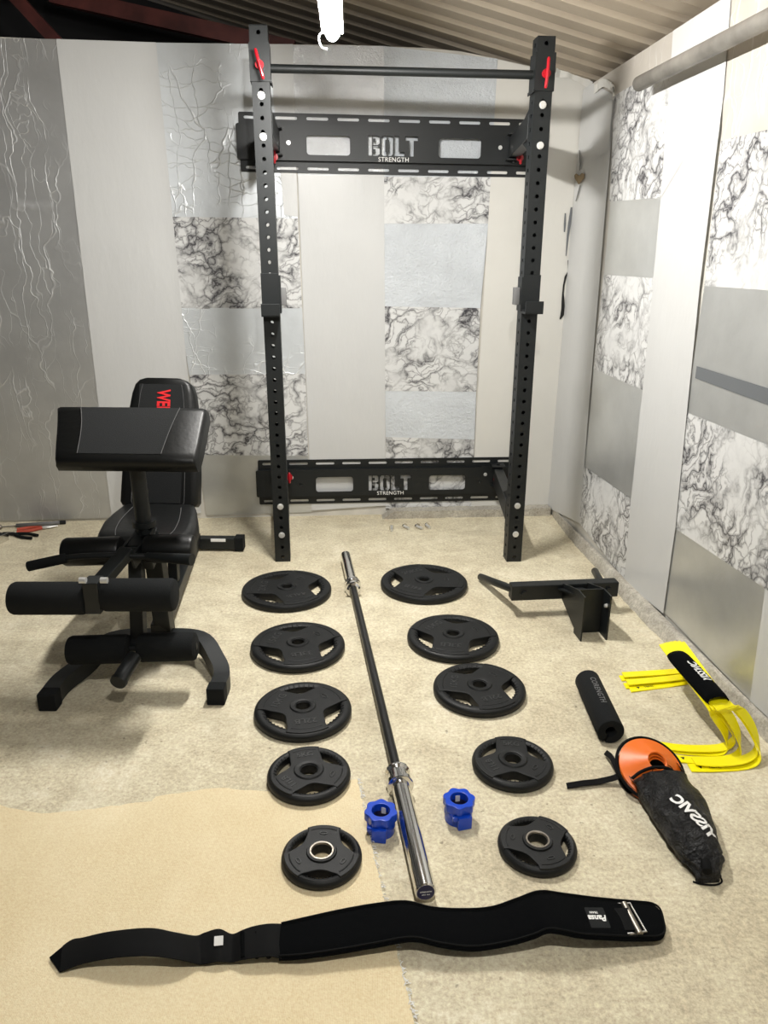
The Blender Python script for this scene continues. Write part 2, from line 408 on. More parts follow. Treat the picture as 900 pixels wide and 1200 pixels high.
strip_on(WR,[(681,176,1.2),(682,192,1.5),(681.5,200,1)],nr,.012,M['greyprint'],wr,'torn_gap')
strip_on(WR,[(682,217,1.2),(679,228,1.2),(677,236,1)],nr,.012,M['greyprint'],wr,'torn_gap')
strip_on(W,[(668,243,2),(665,262,3.5),(663.5,276,2.5),(662,300,1)],nb,.010,M['tape'],wb,'loose_strip')
strip_on(W,[(661,250,1.5),(660,262,2.5),(660,272,1.5)],nb,.010,M['tape'],wb,'loose_strip')
hp=[(681,216),(676.5,209),(676.2,205.5),(678,203.5),(681.5,206),(685,203),(687.5,204),(687,209)]
hm=MB(); f=[hm.b.verts.new(WR(*p)+nr*.014) for p in hp]; g=[hm.b.verts.new(WR(*p)+nr*.011) for p in hp]; hm.b.faces.new(f); hm.b.faces.new(g[::-1])
for k in range(8): hm.b.faces.new((f[k],f[(k+1)%8],g[(k+1)%8],g[k]))
o=obj('heart_sticker',hm,simple('brown_card',(.30,.22,.12),.7),None,False); tag(o,'small brown heart shaped sticker in the wall corner','sticker')
# crumpled top tape at the corner
mb=MB(); pp=[W(650,86),W(668,88),W(682,95),W(692,102)]
mb.ribbon([p+nb*(.018+.012*noise.noise(p*30)) for p in smoothpath(pp,8)],[V((.004*noise.noise(V((k*.7,0,0)))*3,-.012-.02*abs(noise.noise(V((k*.5,3,0)))),.035)) for k in range(25)],.003)
pp=[WR(700,105),WR(712,97),WR(722,104),WR(722,112)]
mb.ribbon([p+nr*(.016+.010*noise.noise(p*30)) for p in smoothpath(pp,8)],[V((-.02*abs(noise.noise(V((k*.5,5,0)))),.004,.035)) for k in range(25)],.003)
tag(obj('trim_1',mb,M['offwhite']),kind='structure')
# clear shiny tape by the corner
sheet('clear_tape_sheet',[(700,112),(721,118),(716,175),(696,190)],M['foil_shiny'] if False else M['white'],wr,nr,.008,.004,99)
# kerb of rough concrete along the right wall and behind the rack
k0=[(641,596),(668,632),(700,668),(738,712),(790,765),(840,812),(900,872),(1000,972),(1200,1190)]
kerb=[fl(*p) for p in k0]; wl=[]
for p in kerb:
    t=(p-K).dot(er); wl.append(K+er*t)
wl[0]=CN.copy()
ks=smoothpath(kerb,8); ws=smoothpath(wl,8)
def kf(u,v):
    a=u*(len(ks)-1); i0=min(int(a),len(ks)-2); fr=a-i0
    p=ks[i0].lerp(ks[i0+1],fr); q=ws[i0].lerp(ws[i0+1],fr)+nr*.004
    r=p.lerp(q,v); nz=noise.noise(r*14)*.5+noise.noise(r*45)*.3
    r.z=.052*min(1,v*1.9)**.8*(1 if v>0 else 0)+nz*.012*sin(pi*min(v,1)*.9)+ (0 if v>0 else -.004)
    r+= -nr*0+V((nz*.012*(1-v),0,0)); return r
tag(obj('trim_2',MB().grid(kf,160,12),M['kerb'],ang=60),kind='structure')
s0=W(447,604); s1=W(640,604)
def sf(u,v):
    p=s0.lerp(s1,u); p.z=0; d=[0,.075,.075,.0][min(3,int(v*3+.01))]; z=[.045,.045,-.005,-.005][min(3,int(v*3+.01))]
    d+= .012*noise.noise(V((u*14,3,0)))
    if u<.06: z*=u/.06
    return p+nb*(d+.004)+V((0,0,z+.006*noise.noise(V((u*25,d*9,1)))))
tag(obj('trim_3',MB().grid(sf,60,3),M['kerb'],ang=40),kind='structure')
# corrugated roof, ribs running down the slope towards the right wall
prof=[]; pitch=.148; y=-2.6
while y<5.6:
    prof+=[(y,0),(y+.085,0),(y+.100,.030),(y+.133,.030)]; y+=pitch
mb=MB(); xs=[-4.6,-3,-1.5,-.5,.4,1.0,1.45]
rows=[[mb.b.verts.new((x,yy,roofz(x,yy)+.012+zz)) for x in xs] for yy,zz in prof]
for a,b in zip(rows,rows[1:]):
    for k in range(len(xs)-1): mb.b.faces.new((a[k],a[k+1],b[k+1],b[k]))
rf=tag(obj('ceiling',mb,M['roof'],None,False),kind='structure')
sm=rf.modifiers.new('s','SOLIDIFY'); sm.thickness=.003; sm.offset=1
# lap joint of two roof sheets
yl=3.05
mb=MB().grid(lambda u,v:V((-4.4+5.7*u,yl+.10*v,roofz(-4.4+5.7*u,yl+.1*v)+.009-.004*v)),30,1); tag(obj('trim_4',mb,M['roof'],None,False),kind='structure')
# black panel added as the unlit space beyond the low back wall
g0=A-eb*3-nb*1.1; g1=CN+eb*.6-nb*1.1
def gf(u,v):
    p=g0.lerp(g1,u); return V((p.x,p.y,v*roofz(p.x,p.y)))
tag(obj('wall_dark_backdrop',MB().grid(gf,10,2),M['dark'],None,False),kind='structure')
yb=4.45
tag(obj('trim_5',MB().bar(aty(60,-6,yb),aty(345,58,yb),.05,.075),M['beam'],None,False),kind='structure')
tag(obj('trim_6',MB().bar(aty(8,-14,yb),aty(75,58,yb),.05,.06),M['beam'],None,False),kind='structure')

# ------------------------------------------------------------ lamps
def lamp(a,b,label,loops=True):
    t=empty('tube_lamp',(a+b)/2,label,'lamp'); d=(b-a).normalized()
    up=V((0,0,1)); x=d.cross(up).normalized()
    obj('housing',MB().bar(a+up*.030,b+up*.030,.078,.04,.004),M['offwhite'],t)
    mb=MB(); seg=12; prof=[(.026*cos(pi*k/seg),-.034*sin(pi*k/seg)) for k in range(seg+1)]
    rows=[]
    for q,s in ((a,.25),(a+d*.012,.75),(a+d*.04,1),(b-d*.04,1),(b-d*.012,.75),(b,.25)):
        rows.append([mb.b.verts.new(q+x*u*s+up*(w*s+.010)) for u,w in prof])
    for r0,r1 in zip(rows,rows[1:]):
        for k in range(seg): mb.b.faces.new((r0[k],r0[k+1],r1[k+1],r1[k]))
    mb.b.faces.new(rows[0]); mb.b.faces.new(rows[-1][::-1])
    obj('diffuser',mb,M['tube' if loops else 'tube2'],t)
    for q in (a+d*.1,b-d*.1):
        mb=MB(); r=roofz(q.x,q.y); mb.tube([q+up*.05,V((q.x,q.y,r+.012))],.004,8); obj('hanger',mb,M['galv'],t)
    if loops: obj('clip',MB().tube(smoothpath([a+x*.035+up*.02,a+x*.05-up*.0,a+x*.04-up*.03,a+x*.02-up*.035],5),.003,8),M['offwhite'],t)
    return t
la=aty(390,44,3.05); la.z=la.z; lb=la+V((.02,-.50,.02))
lamp(la,lb,'long white strip light hanging under the corrugated roof')
bp=V((.10,.45,2.17)); t=empty('hanging_bulb',V((bp.x,bp.y,bp.z-.06)),'round bulb hanging over the front of the room, under an added black dish blocking upward light','lamp')
m=MB(); bmesh.ops.create_uvsphere(m.b,u_segments=24,v_segments=16,radius=.036,matrix=Matrix.Translation(bp)); obj('bulb',m,M['tube2'],t)
m=MB().lathe([(.028,.085),(.09,.075),(.19,.030),(.196,.024),(.192,.022),(.186,.026),(.088,.071),(.028,.080)],48,mat=Matrix.Translation(bp)); obj('upward_light_block',m,M['rack'],t)  # unseen dish added to keep the bulb's light off the high left roof
obj('socket',MB().tube([bp+V((0,0,.030)),bp+V((0,0,.12))],.022,16),M['rack'],t)
obj('cable',MB().tube([bp+V((0,0,.11)),V((bp.x,bp.y,roofz(bp.x,bp.y)+.012))],.004,8),M['rack'],t)

# ------------------------------------------------------------ wall mounted rack
fL=fl(332,655); fR=fl(600,655); tL=aty(303,32,fL.y); tR=aty(638,45,fR.y)
rack=empty('power_rack',(fL+fR)/2,'black wall mounted squat rack with two perforated uprights and pull up bar','rack')
ww=.073
def upright(f,t,side):
    ax=(t-f).normalized(); Hh=(t-f).length; yaw=eb.copy(); n=int(Hh/.0508); p=Hh/n
    x=(yaw-ax*yaw.dot(ax)).normalized(); yv=ax.cross(x).normalized()  # yv points away from camera
    if yv.y<0: yv=-yv
    mb=MB(); N=12; r=.0085
    for (o0,u) in ((-yv*ww/2,x),(yv*ww/2,x),(x*ww/2,yv),(-x*ww/2,yv)):
        for i in range(n):
            zc=(i+.5)*p; c=f+o0+yv*0+ax*zc
            sq=[];ci=[]
            for k in range(N):
                a=2*pi*k/N+pi/N; dx,dz=cos(a),sin(a); m=max(abs(dx),abs(dz)); 
                ci.append(mb.b.verts.new(c+u*r*dx+ax*r*dz))
            cr=[(1,-1),(1,1),(-1,1),(-1,-1)]
            pts=[(1,.34),(.34,1),(-.34,1),(-1,1),(-1,.34),(-1,-.34),(-1,-1),(-.34,-1),(.34,-1),(1,-1),(1,-.34)]
            pts=[(1,.34),(1,1),(.34,1),(-.34,1),(-1,1),(-1,.34),(-1,-.34),(-1,-1),(-.34,-1),(.34,-1),(1,-1),(1,-.34)]
            ci2=[]
            for (a,b) in pts: sq.append(mb.b.verts.new(c+u*a*ww/2+ax*b*p/2))
            # rebuild circle with matching angles
            for v in ci: mb.b.verts.remove(v)
            ang=[18,45,72,108,135,162,198,225,252,288,315,342]
            ci=[mb.b.verts.new(c+u*r*cos(radians(q))+ax*r*sin(radians(q))) for q in ang]
            for k in range(N): mb.b.faces.new((sq[k],sq[(k+1)%N],ci[(k+1)%N],ci[k]))
    bmesh.ops.remove_doubles(mb.b,verts=mb.b.verts,dist=.0004)
    # top cap
    c=t; q=[mb.b.verts.new(c+x*a*ww/2+yv*b*ww/2+ax*.0005) for a,b in ((-1,-1),(1,-1),(1,1),(-1,1))]; mb.b.faces.new(q)
    o=obj('upright',mb,M['rack'],rack,False)
    sm=o.modifiers.new('s','SOLIDIFY'); sm.thickness=.003; sm.offset=-1
    return x,yv,ax
def on_up(f,t,py):  # point on upright axis at the height seen at image row py
    lo,hi=0.,1.
    for _ in range(30):
        m=(lo+hi)/2; p=f.lerp(t,m); z=p.z-H; zc=p.y*cos(T)-z*sin(T); up=p.y*sin(T)+z*cos(T); vv=600-F*up/zc+F*(p.x/zc)*sin(R)
        if vv>py: lo=m
        else: hi=m
    return f.lerp(t,(lo+hi)/2)
info=[]
for f,t in ((fL,tL),(fR,tR)): info.append(upright(f,t,0))
def hexbolt(c,n,name='bolt',r=.012,mat=None,parent=rack):
    n=n.normalized(); mb=MB(); mb.tube([c,c+n*.003],r*1.25,20); mb.tube([c+n*.003,c+n*.010],r,6); return obj(name,mb,mat or M['zinc'],parent)
for (f,t,(x,yv,ax),bys) in ((fL,tL,info[0],(114,162,591,624)),(fR,tR,info[1],(125,172,590,623))):
    for b in bys: hexbolt(on_up(f,t,b)-yv*(ww/2),-yv)
# pull up bar with its two sleeves
def sleeve(f,t,x,yv,ax,y0,y1,sgn):
    a=on_up(f,t,y1);b=on_up(f,t,y0); mb=MB(); w=.083; hh=(b-a).length; c=(a+b)/2; rot=Matrix((x,yv,ax)).transposed()
    for o0,sz in ((-yv*.040,(w,.004,hh)),(yv*.040,(w,.004,hh)),(x*.0395,(.004,w,hh)),(-x*.0395,(.004,w,hh))): mb.box(c+o0,sz,rot)
    if sgn: mb.box(a+x*sgn*.043+ax*.0,(.004,.09,.012),rot)
    o=obj('bar_sleeve',mb,M['rack'],rack,False); return c
def pin(c,n,up,L=.10,tilt=0,parent=rack,shaft=.05):
    n=n.normalized(); up=up.normalized(); sd=n.cross(up)
    u=(up*cos(tilt)+sd*sin(tilt)); mb=MB()
    mb.tube([c-n*.01,c+n*shaft*.5],.010,14); mb.tube([c+n*.012,c+n*.024],.017,16)
    mb.tube(smoothpath([c+n*.03+u*L/2,c+n*.034+u*L*.2,c+n*.034-u*L*.2,c+n*.03-u*L/2],4),[.0045]+[.0065]*11+[.0045],10); return obj('locking_pin',mb,M['red'],parent)
cL=sleeve(fL,tL,*info[0],53,98,1); cR=sleeve(fR,tR,*info[1],64,109,-1)
pin(on_up(fL,tL,80)-info[0][1]*.043,-info[0][1],info[0][2],.11,.25); pin(on_up(fR,tR,90)-info[1][1]*.043,-info[1][1],info[1][2],.11,-.05)
bz=on_up(fL,tL,80); bz2=on_up(fR,tR,88)
obj('pull_up_bar',MB().tube([bz+info[0][0]*.035,bz2-info[1][0]*.035],.0165,20),M['rack'],rack)
# J hooks
def jcup(f,t,x,yv,ax,y0,y1,ld):
    a=on_up(f,t,y1); b=on_up(f,t,y0); rot=Matrix((x,yv,ax)).transposed(); c=(a+b)/2; hh=(b-a).length
    j=MB(); j.box(c-yv*.0415,(.078,.006,hh),rot,.001); j.box(c+x*ld*.042+yv*-.01,(.006,.07,hh*.9),rot,.001)
    j.box(a-yv*.075+ax*.004,(.080,.07,.010),rot,.001); j.box(a-yv*.108+ax*.028,(.080,.008,.050),rot,.002)
    o=obj('j_hook',j,M['rack'],rack,False)
    l=MB(); l.box(a-yv*.072+ax*.012,(.074,.058,.006),rot); obj('plastic_liner',l,M['foam'],o)
    l=MB(); l.box(c+x*ld*.056-ax*.01,(.022,.045,.075),rot,.003); obj('hook_latch',l,M['greyprint'],o)
jcup(fL,tL,*info[0],320,369,1); jcup(fR,tR,*info[1],322,366,-1)
# wall plates with slots, windows and the cut out name
Lp=1.0
def bowl(y0,y1): return [(.21,y0),(.42,y0),(.52,y0+.09),(.52,y1-.09),(.42,y1),(.21,y1),(.21,y1-.15),(.33,y1-.15),(.33,y0+.15),(.21,y0+.15)]
oh=[(.235,0),(.08,0),(0,.1),(0,.9),(.08,1),(.235,1),(.235,.82),(.17,.78),(.17,.22),(.235,.18)]
glyph={'B':[[(0,0),(.17,0),(.17,1),(0,1)],bowl(0,.48),bowl(.53,1)],
'O':[oh,[(.52-x,y) for x,y in oh][::-1]],
'L':[[(0,0),(.46,0),(.46,.22),(.20,.22),(.20,1),(0,1)]],'T':[[(.16,0),(.36,0),(.36,.78),(.54,.78),(.54,1),(-.02,1),(-.02,.78),(.16,.78)]]}
def wallplate(p0,p1,v0z,v1z,label):
    d=(p1-p0); d.z=0; LL=d.length; d.normalize(); hh=v1z-v0z
    def M3(off): 
        return frame(V((p0.x,p0.y,v0z))+nb*off, d, V((0,0,1)))
    k=LL/356.0; mb=MB()
    sl=lambda v:[rrect((286+35.6*i-280)*k,v-.007,(286+35.6*i-280+25)*k,v+.007,.0068) for i in range(10)]
    mb.mesh(plate2d(rrect(0,hh*.74,LL,hh,.008),sl(hh*.915),.004),M3(.008))
    mb.mesh(plate2d(rrect(0,0,LL,hh*.26,.008),sl(hh*.075),.004),M3(.008))
    holes=[rrect(77*k,hh*.30,127*k,hh*.63,.015),rrect(231*k,hh*.30,281*k,hh*.63,.015)]
    x=148*k
    gh=hh*.34
    for ch,wd in (('B',15.5),('O',15),('L',13.5),('T',16)):
        for g in glyph[ch]: holes.append([(x+px*gh*1.22,hh*.31+gh*py) for px,py in g])
        x+=wd*k
    for cx in (57,302): holes.append(circ(cx*k,hh*.47,.008,12))
    cm=plate2d(rrect(-.012,hh*.20,LL+.012,hh*.80,.010),holes,.004); mb.mesh(cm,M3(.034))
    for v in (hh*.215,hh*.785): mb.mesh(plate2d([(0,v-.003),(LL,v-.003),(LL,v+.003),(0,v+.003)],(),.030),M3(.020))
    o=obj('wall_plate',mb,M['rack'],rack,False)
    text('name_lettering','STRENGTH',.030,M3(.0365)@Matrix.Translation((178*k,hh*.245,0)),M['paper'],o,.0006,0,0,1.05)
    return d,k
up0=W(280,150); up1=W(636,150)
d,k=wallplate(up0,up1,W(460,205).z,W(460,136).z,'')
lo0=W(303,560); lo1=W(606,560); kk=(up1-up0).length
lo1=lo0+(lo1-lo0).normalized()*kk if False else lo1
wallplate(lo0,lo1,W(455,588).z,W(455,537).z,'')
# folding arms
def arm(f,t,x,yv,ax,bpx,bpy,zc,wallside,pinpt,lower):
    w=W(bpx,bpy)+nb*.055; w.z=zc; s=f.lerp(t,(zc-f.z)/(t.z-f.z))+yv*ww/2
    inn=x*(.012 if wallside>0 else -.012)
    m=MB(); m.bar(s+inn,w,.052,.095,.003); m.bar(s+yv*.004+ax*.0,s+yv*.010,.070,.22,0)
    # gusset
    for sg in (1,-1):
        pts=[(0,.11*sg),(0,.045*sg),(.16,.045*sg)]; gm=plate2d(pts,(),.006)
        m.mesh(gm,frame(s+inn+yv*.006,yv,ax))
    o=obj('folding_arm',m,M['rack'],rack,False)
    b=MB(); 
    for sg in (1,-1): b.box(w+V((0,0,sg*.058))+nb*-.005,(.075,.09,.006))
    b.box(w-nb*.022+eb*(.045*wallside),(.10,.005,.10),Matrix.Rotation(atan2(eb.y,eb.x),3,'Z')); b.tube([w+V((0,0,-.07)),w+V((0,0,.07))],.010,12)
    h=obj('hinge_bracket',b,M['rack'],rack,False)
    hexbolt(w-nb*.019+eb*(.068*wallside),nb,'bolt',.008,None,rack)
    pin(pinpt,nb if not lower else V((0,0,1)),V((0,0,1)) if not lower else nb,.06 if not lower else .03,0,rack)
zu=1.955; zl=.245
arm(fL,tL,*info[0],322,165,zu,1,W(323,187)+nb*.09,False)
arm(fR,tR,*info[1],600,168,zu,-1,W(603,188)+nb*.09,False)
arm(fL,tL,*info[0],328,560,zl,1,W(340,553)+nb*.09,False)
arm(fR,tR,*info[1],580,563,zl,-1,W(577,556)+nb*.09,False)

# ------------------------------------------------------------ weight plates
def weight_plate(Rr,h,rmin,hw,word,steel,label,group,ph):
    t=empty('weight_plate',(0,0,0),label,'weight plate',group)
    m=MB(); m.lathe([(.79*Rr,.004),(.765*Rr,h*.5),(.785*Rr,h-.007),(.83*Rr,h-.003),(.90*Rr,h-.002),(Rr-.006,h-.005),(Rr-.0015,h-.010),(Rr,h-.016),(Rr,.012),(Rr-.003,.004),(Rr-.009,.0),(.86*Rr,.0)],96)
    for a in (0,120,240):
        for k in range(-3,4):
            an=radians(a+k*hw*.22); m.tube([V((.80*Rr*cos(an),.80*Rr*sin(an),h*.35)),V((.775*Rr*cos(an),.775*Rr*sin(an),h*.8)),V((.84*Rr*cos(an),.84*Rr*sin(an),h-.0025))],Rr*.013,8)
    obj('rim',m,M['rubber'],t,local=True)
    out=[]
    for deg in range(0,360,2):
        dl=min(abs((deg-a+180)%360-180) for a in (0,120,240))
        if dl>=hw: r=.915*Rr
        else: r=rmin*Rr+(.82-rmin)*Rr*(dl/hw)**2.2
        out.append((r*cos(radians(deg)),r*sin(radians(deg))))
        
    body=plate2d(out,[circ(0,0,.0255,32)],h-.008,.0022)
    m=MB().mesh(body,Matrix.Translation((0,0,h/2+.002)))
    for a in (60,180,300):   # raised edge line on each spoke
        pts=[(.80*Rr*cos(radians(a+q)),.80*Rr*sin(radians(a+q)),h-.0005) for q in range(-int(60-hw)+3,int(60-hw)-2,3)]
        if len(pts)>2: m.tube(pts,.0022,8)
    obj('spokes',m,M['rubber'],t,local=True)
    m=MB().lathe([(.026,h*.3),(.026,h+.003),(.029,h+.0045),(.040 if Rr>.11 else .036,h+.0045),(.043 if Rr>.11 else .038,h+.001),(.043 if Rr>.11 else .038,h*.3)],48)
    obj('hub_ring',m,M['rubber'],t,local=True)
    if steel:
        m=MB().lathe([(.0245,.002),(.0245,h+.004),(.026,h+.0055),(.0295,h+.0055),(.0305,h+.003),(.0305,.002)],48); obj('steel_bushing',m,M['worn'],t,local=True)
    rt=(.043+.82*Rr)/2; sz=min(.045,Rr*.22)
    for a,wd in ((60,word[0]),(180,word[1]),(300,None)):
        ca,sa=cos(radians(a)),sin(radians(a))
        if wd: text('weight_marking',wd,sz,frame(V((rt*ca,rt*sa,h+.0006)),V((sa,-ca,0)) if True else 0,V((ca,sa,0))),M['emboss'],t,.0014,.0004,local=True)
        else:
            m=MB(); c=V((rt*ca,rt*sa,h+.0006)); ex=V((sa,-ca,0)); ey=V((ca,sa,0))
            m.tube([c+ex*Rr*.09*cos(q*pi/10)+ey*Rr*.045*sin(q*pi/10) for q in range(21)],.0016,6); obj('oval_emblem',m,M['emboss'],t,local=True)
    return t
specs=[(.198,.036,.47,34,('20KG','44LB'),False),(.179,.036,.47,34,('15KG','33LB'),False),(.159,.034,.46,34,('10KG','22LB'),False),(.119,.032,.47,35,('5KG','11LB'),False),(.0995,.029,.56,33,(None,None),True)]
pos=[[(336,687),(349,752),(355,827),(362,904),(377,1000)],[(497,679),(531,742),(562,802),(601,889),(630,985)]]
rots=[[120,105,102,45,30],[60,80,110,25,110]]
names=[['largest black rubber grip plate, farthest back in the left column left of the barbell','black rubber grip plate second from the back in the left column','middle black rubber grip plate of the left column, beside the barbell shaft','smaller black grip plate in the left column, at the edge of the beige carpet','smallest left black grip plate with steel ring, lying on the beige carpet'],
['largest black rubber grip plate in the right column, nearest the four wall bolts','black rubber grip plate second from the back in the right column','middle black rubber grip plate of the right column, left of the rolled black pad','smaller black grip plate of the right column, left of the loose bag strap','smallest right black grip plate with steel ring, on bare concrete left of the black bag']]
for i,sp in enumerate(specs):
    for s in (0,1):
        if s==0: t=weight_plate(*sp,names[0][i],'rubber weight plates in two rows',0); proto=t
        else: t=copy_tree(proto); t['label']=names[1][i]
        t.location=fl(*pos[s][i],sp[1]); t.location.z=.0053 if (i==4 and s==0) or (i==3 and s==0) else 0
        t.rotation_euler=(0,0,radians(rots[s][i]))

# ------------------------------------------------------------ barbell
a=fl(405,651,.037); b=fl(499,1046,.037); d=(b-a).normalized(); LB=(b-a).length
t=empty('barbell',V(((a+b)/2).xy.to_3d()),'long black barbell with chrome sleeves lying between the plate columns','barbell')
sl1=.40; sl2=.43
obj('shaft',MB().tube([a+d*sl1,b-d*sl2],.0145,20),M['bar'],t)
# knurled band marks
for f0,f1 in ((.30,.34),): pass
for (p,q,ln) in ((a,d,sl1),(b,-d,sl2)):
    m=MB(); m.tube([p,p+q*.003,p+q*(ln-.02),p+q*(ln-.02)],[.0225,.025,.025,.025],32)
    m.tube([p+q*(ln-.062),p+q*(ln-.060),p+q*(ln-.046),p+q*(ln-.044)],[.033,.037,.037,.033],32)
    m.tube([p+q*(ln-.040),p+q*(ln-.012),p+q*(ln-.006),p+q*ln],[.030,.030,.036,.036],32)
    m.tube([p+q*(ln-.0),p+q*(ln+.008)],[.030,.022],32)
    s=obj('sleeve',m,M['chrome'],t)
    if ln==sl2:
        obj('end_cap',MB().tube([p-q*.001,p+q*.002],.0205,32),M['navy'],s)
        fm=frame(p-q*.0016,V((1,0,0)),V((0,0,1)))
        fm=frame(p-q*.0016,q.cross(V((0,0,1))),V((0,0,1)))
        text('end_cap_print','STRENGTH',.0055,fm@Matrix.Translation((0,.003,0)),M['paper'],s,.0003,.00008)
        text('end_cap_print','20KG  45LB',.0038,fm@Matrix.Translation((0,-.005,0)),M['paper'],s,.0003,.00005)

# ------------------------------------------------------------ blue collars
def collar():
    t=empty('barbell_collar',(0,0,0),'','collar','blue lock collars')
    def gear(r,n,amp,ph=0): return [((r+amp*cos(n*2*pi*k/96+ph))*cos(2*pi*k/96),(r+amp*cos(n*2*pi*k/96+ph))*sin(2*pi*k/96)) for k in range(96)]
    m=MB(); m.mesh(plate2d(gear(.0385,7,.0028),[circ(0,0,.0255,32)],.020,.002),Matrix.Translation((0,0,.053)))
    m.mesh(plate2d(circ(0,0,.036,48),[circ(0,0,.0255,32)],.042,.001),Matrix.Translation((0,0,.022)))
    obj('locking_ring',m,M['blue'],t,local=True)
    m=MB(); m.mesh(plate2d(gear(.036,8,.002,.6),[circ(0,0,.0255,32)],.012,.001),Matrix.Translation((0,0,.028)))
    m.box(V((.006,-.040,.020)),(.038,.016,.038),Matrix.Rotation(.12,3,'Z'),.003); m.box(V((-.014,-.038,.033)),(.024,.012,.014),None,.003)
    obj('clamp_lever',m,M['blue'],t,local=True)
    obj('inner_liner',MB().lathe([(.0235,.003),(.0235,.060),(.0255,.060),(.0255,.003)],32),M['navy'],t,local=True)
    obj('inner_label',MB().box(V((.002,.0225,.045)),(.012,.002,.018)),M['paper'],t,False,True)
    return t
c1=collar(); c1['label']='blue plastic collar touching the chrome sleeve, at the carpet edge'
c2=copy_tree(c1); c2['label']='blue plastic collar standing alone on concrete right of the barbell'
p=fl(449,951,.06); c1.location=(p.x-.006,p.y,0); p=fl(538,937,.06); c2.location=(p.x,p.y,0); c1.rotation_euler.z=-.25; c2.rotation_euler.z=.15

# ------------------------------------------------------------ carpet piece
ce=[(-260,935),(0,944),(28,950),(50,954),(70,952),(90,950),(140,944),(178,939),(183,934),(220,928),(255,923),(285,926),(310,928),(340,925),(380,919),(419,913),(424,935),(431,970),(439,1005),(452,1060),(467,1122),(478,1165),(486,1200),(520,1330)]
pl=[fl(*p,.004) for p in ce]; pl2=[]
for p,q in zip(pl,pl[1:]):
    n=max(1,int((q-p).length/.02))
    for k in range(n):
        r=p.lerp(q,k/n); pl2.append((r.x+.004*noise.noise(r*60),r.y+.006*noise.noise(r*40+V((9,0,0)))))
pl2.append((pl[-1].x,pl[-1].y)); pl2+=[(-1.6,pl[-1].y),(-1.9,1.0)]
cp=obj('carpet',MB().mesh(plate2d(pl2,(),.005),Matrix.Translation((0,0,.0026))),M['carpet'],None,False); tag(cp,'large piece of beige carpet lying on the concrete at the front left','carpet')
m=MB(); random.seed(3)
for p,q in zip(pl[15:23],pl[16:24]):
    for k in range(26):
        r=p.lerp(q,random.random()); w=V((random.uniform(-.004,.012),random.uniform(-.008,.008),0)); 
        m.tube([r+V((0,0,.002)),r+w*.6+V((0,0,.003)),r+w+V((0,0,.0012))],.0009,5)
obj('frayed_threads',m,M['paper'],cp)

# ------------------------------------------------------------ weightlifting belt lying in waves
st=[# back px, front px, back z, front z  (left tip to right end)
(58,1123,70,1140,.004,.004),(82,1104,74,1139,.006,.006),(98,1100,100,1130,.012,.018),(130,1093,140,1123,.030,.036),(175,1089,180,1122,.040,.040),(205,1094,210,1126,.032,.030),
(229,1098,232,1131,.010,.008),(241,1094,240,1131,.012,.008),(257,1090,256,1128,.022,.014),(272,1096,271,1129,.010,.008),(285,1091,284,1126,.022,.018),(297,1087,298,1124,.026,.022),(314,1084,316,1122,.030,.024),
(330,1084,330,1125,.026,.016)]
sp=[(330,1086,327,1128,.022,.010),(360,1079,358,1126,.030,.016),(400,1070,400,1120,.030,.018),(440,1063,440,1113,.034,.022),(475,1060,483,1106,.036,.028),(505,1067,518,1113,.030,.024),(540,1069,556,1117,.026,.018),
(574,1067,596,1111,.034,.024),(604,1057,625,1103,.048,.036),(631,1048,645,1096,.056,.048),(660,1051,680,1102,.044,.036),(690,1055,712,1104,.030,.026),(720,1058,738,1105,.020,.018),(755,1061,764,1105,.014,.012)]
def belt_rows(st,n=6):
    bk=smoothpath([fl(s[0],s[1],s[4]+.005) for s in st],n); fr=smoothpath([fl(s[2],s[3],s[5]+.005) for s in st],n); return bk,fr
def belt_mesh(bk,fr,th,bulge=0,inset=0):
    mb=MB(); rows=[]; nv=8
    for i,(p,q) in enumerate(zip(bk,fr)):
        tn=(bk[min(i+1,len(bk)-1)]-bk[max(i-1,0)]); n=(q-p).cross(tn).normalized(); n=n if n.z>0 else -n
        e=0
        r=[]
        for s in (1,-1):
            seq=range(nv+1) if s>0 else range(nv,-1,-1)
            for j in seq:
                v=j/nv; c=p.lerp(q,inset+(1-2*inset)*v); o=n*(th/2*s*(.35 if j in (0,nv) else 1)+bulge*(s>0)*sin(pi*v)); r.append(mb.b.verts.new(c+o+V((0,0,th/2))))
        rows.append(r)
    m_=len(rows[0])
    for a,b in zip(rows,rows[1:]):
        for k in range(m_): mb.b.faces.new((a[k],a[(k+1)%m_],b[(k+1)%m_],b[k]))
    mb.b.faces.new(rows[0]); mb.b.faces.new(rows[-1][::-1]); return mb
bk,fr=belt_rows(st); bk2,fr2=belt_rows(sp)
# rounded right end
e0,e1=bk2[-1],fr2[-1]; mid=(e0+e1)/2; dr=((bk2[-1]-bk2[-8])+(fr2[-1]-fr2[-8])).normalized(); hv=(e0-e1)/2
for k in range(1,9):
    a_=k/8*pi/2; off=dr*.034*sin(a_); w=cos(a_)**.45 if k<8 else .30
    bk2.append(mid+hv*w+off); fr2.append(mid-hv*w+off)
belt=empty('lifting_belt',V((mid.x-.5,mid.y,0)),'long black padded weightlifting belt lying in waves across the foreground','belt')
obj('padded_back',belt_mesh(bk2,fr2,.012,.003),M['neoprene'],belt)
n_=len(bk2); s0,s1=3,n_-7
obj('webbing',belt_mesh(bk2[s0:s1],fr2[s0:s1],.007,.003,.20) if False else belt_mesh([b+V((0,0,.006)) for b in bk2[s0:s1]],[b+V((0,0,.006)) for b in fr2[s0:s1]],.006,.002,.14),M['nylon'],belt)
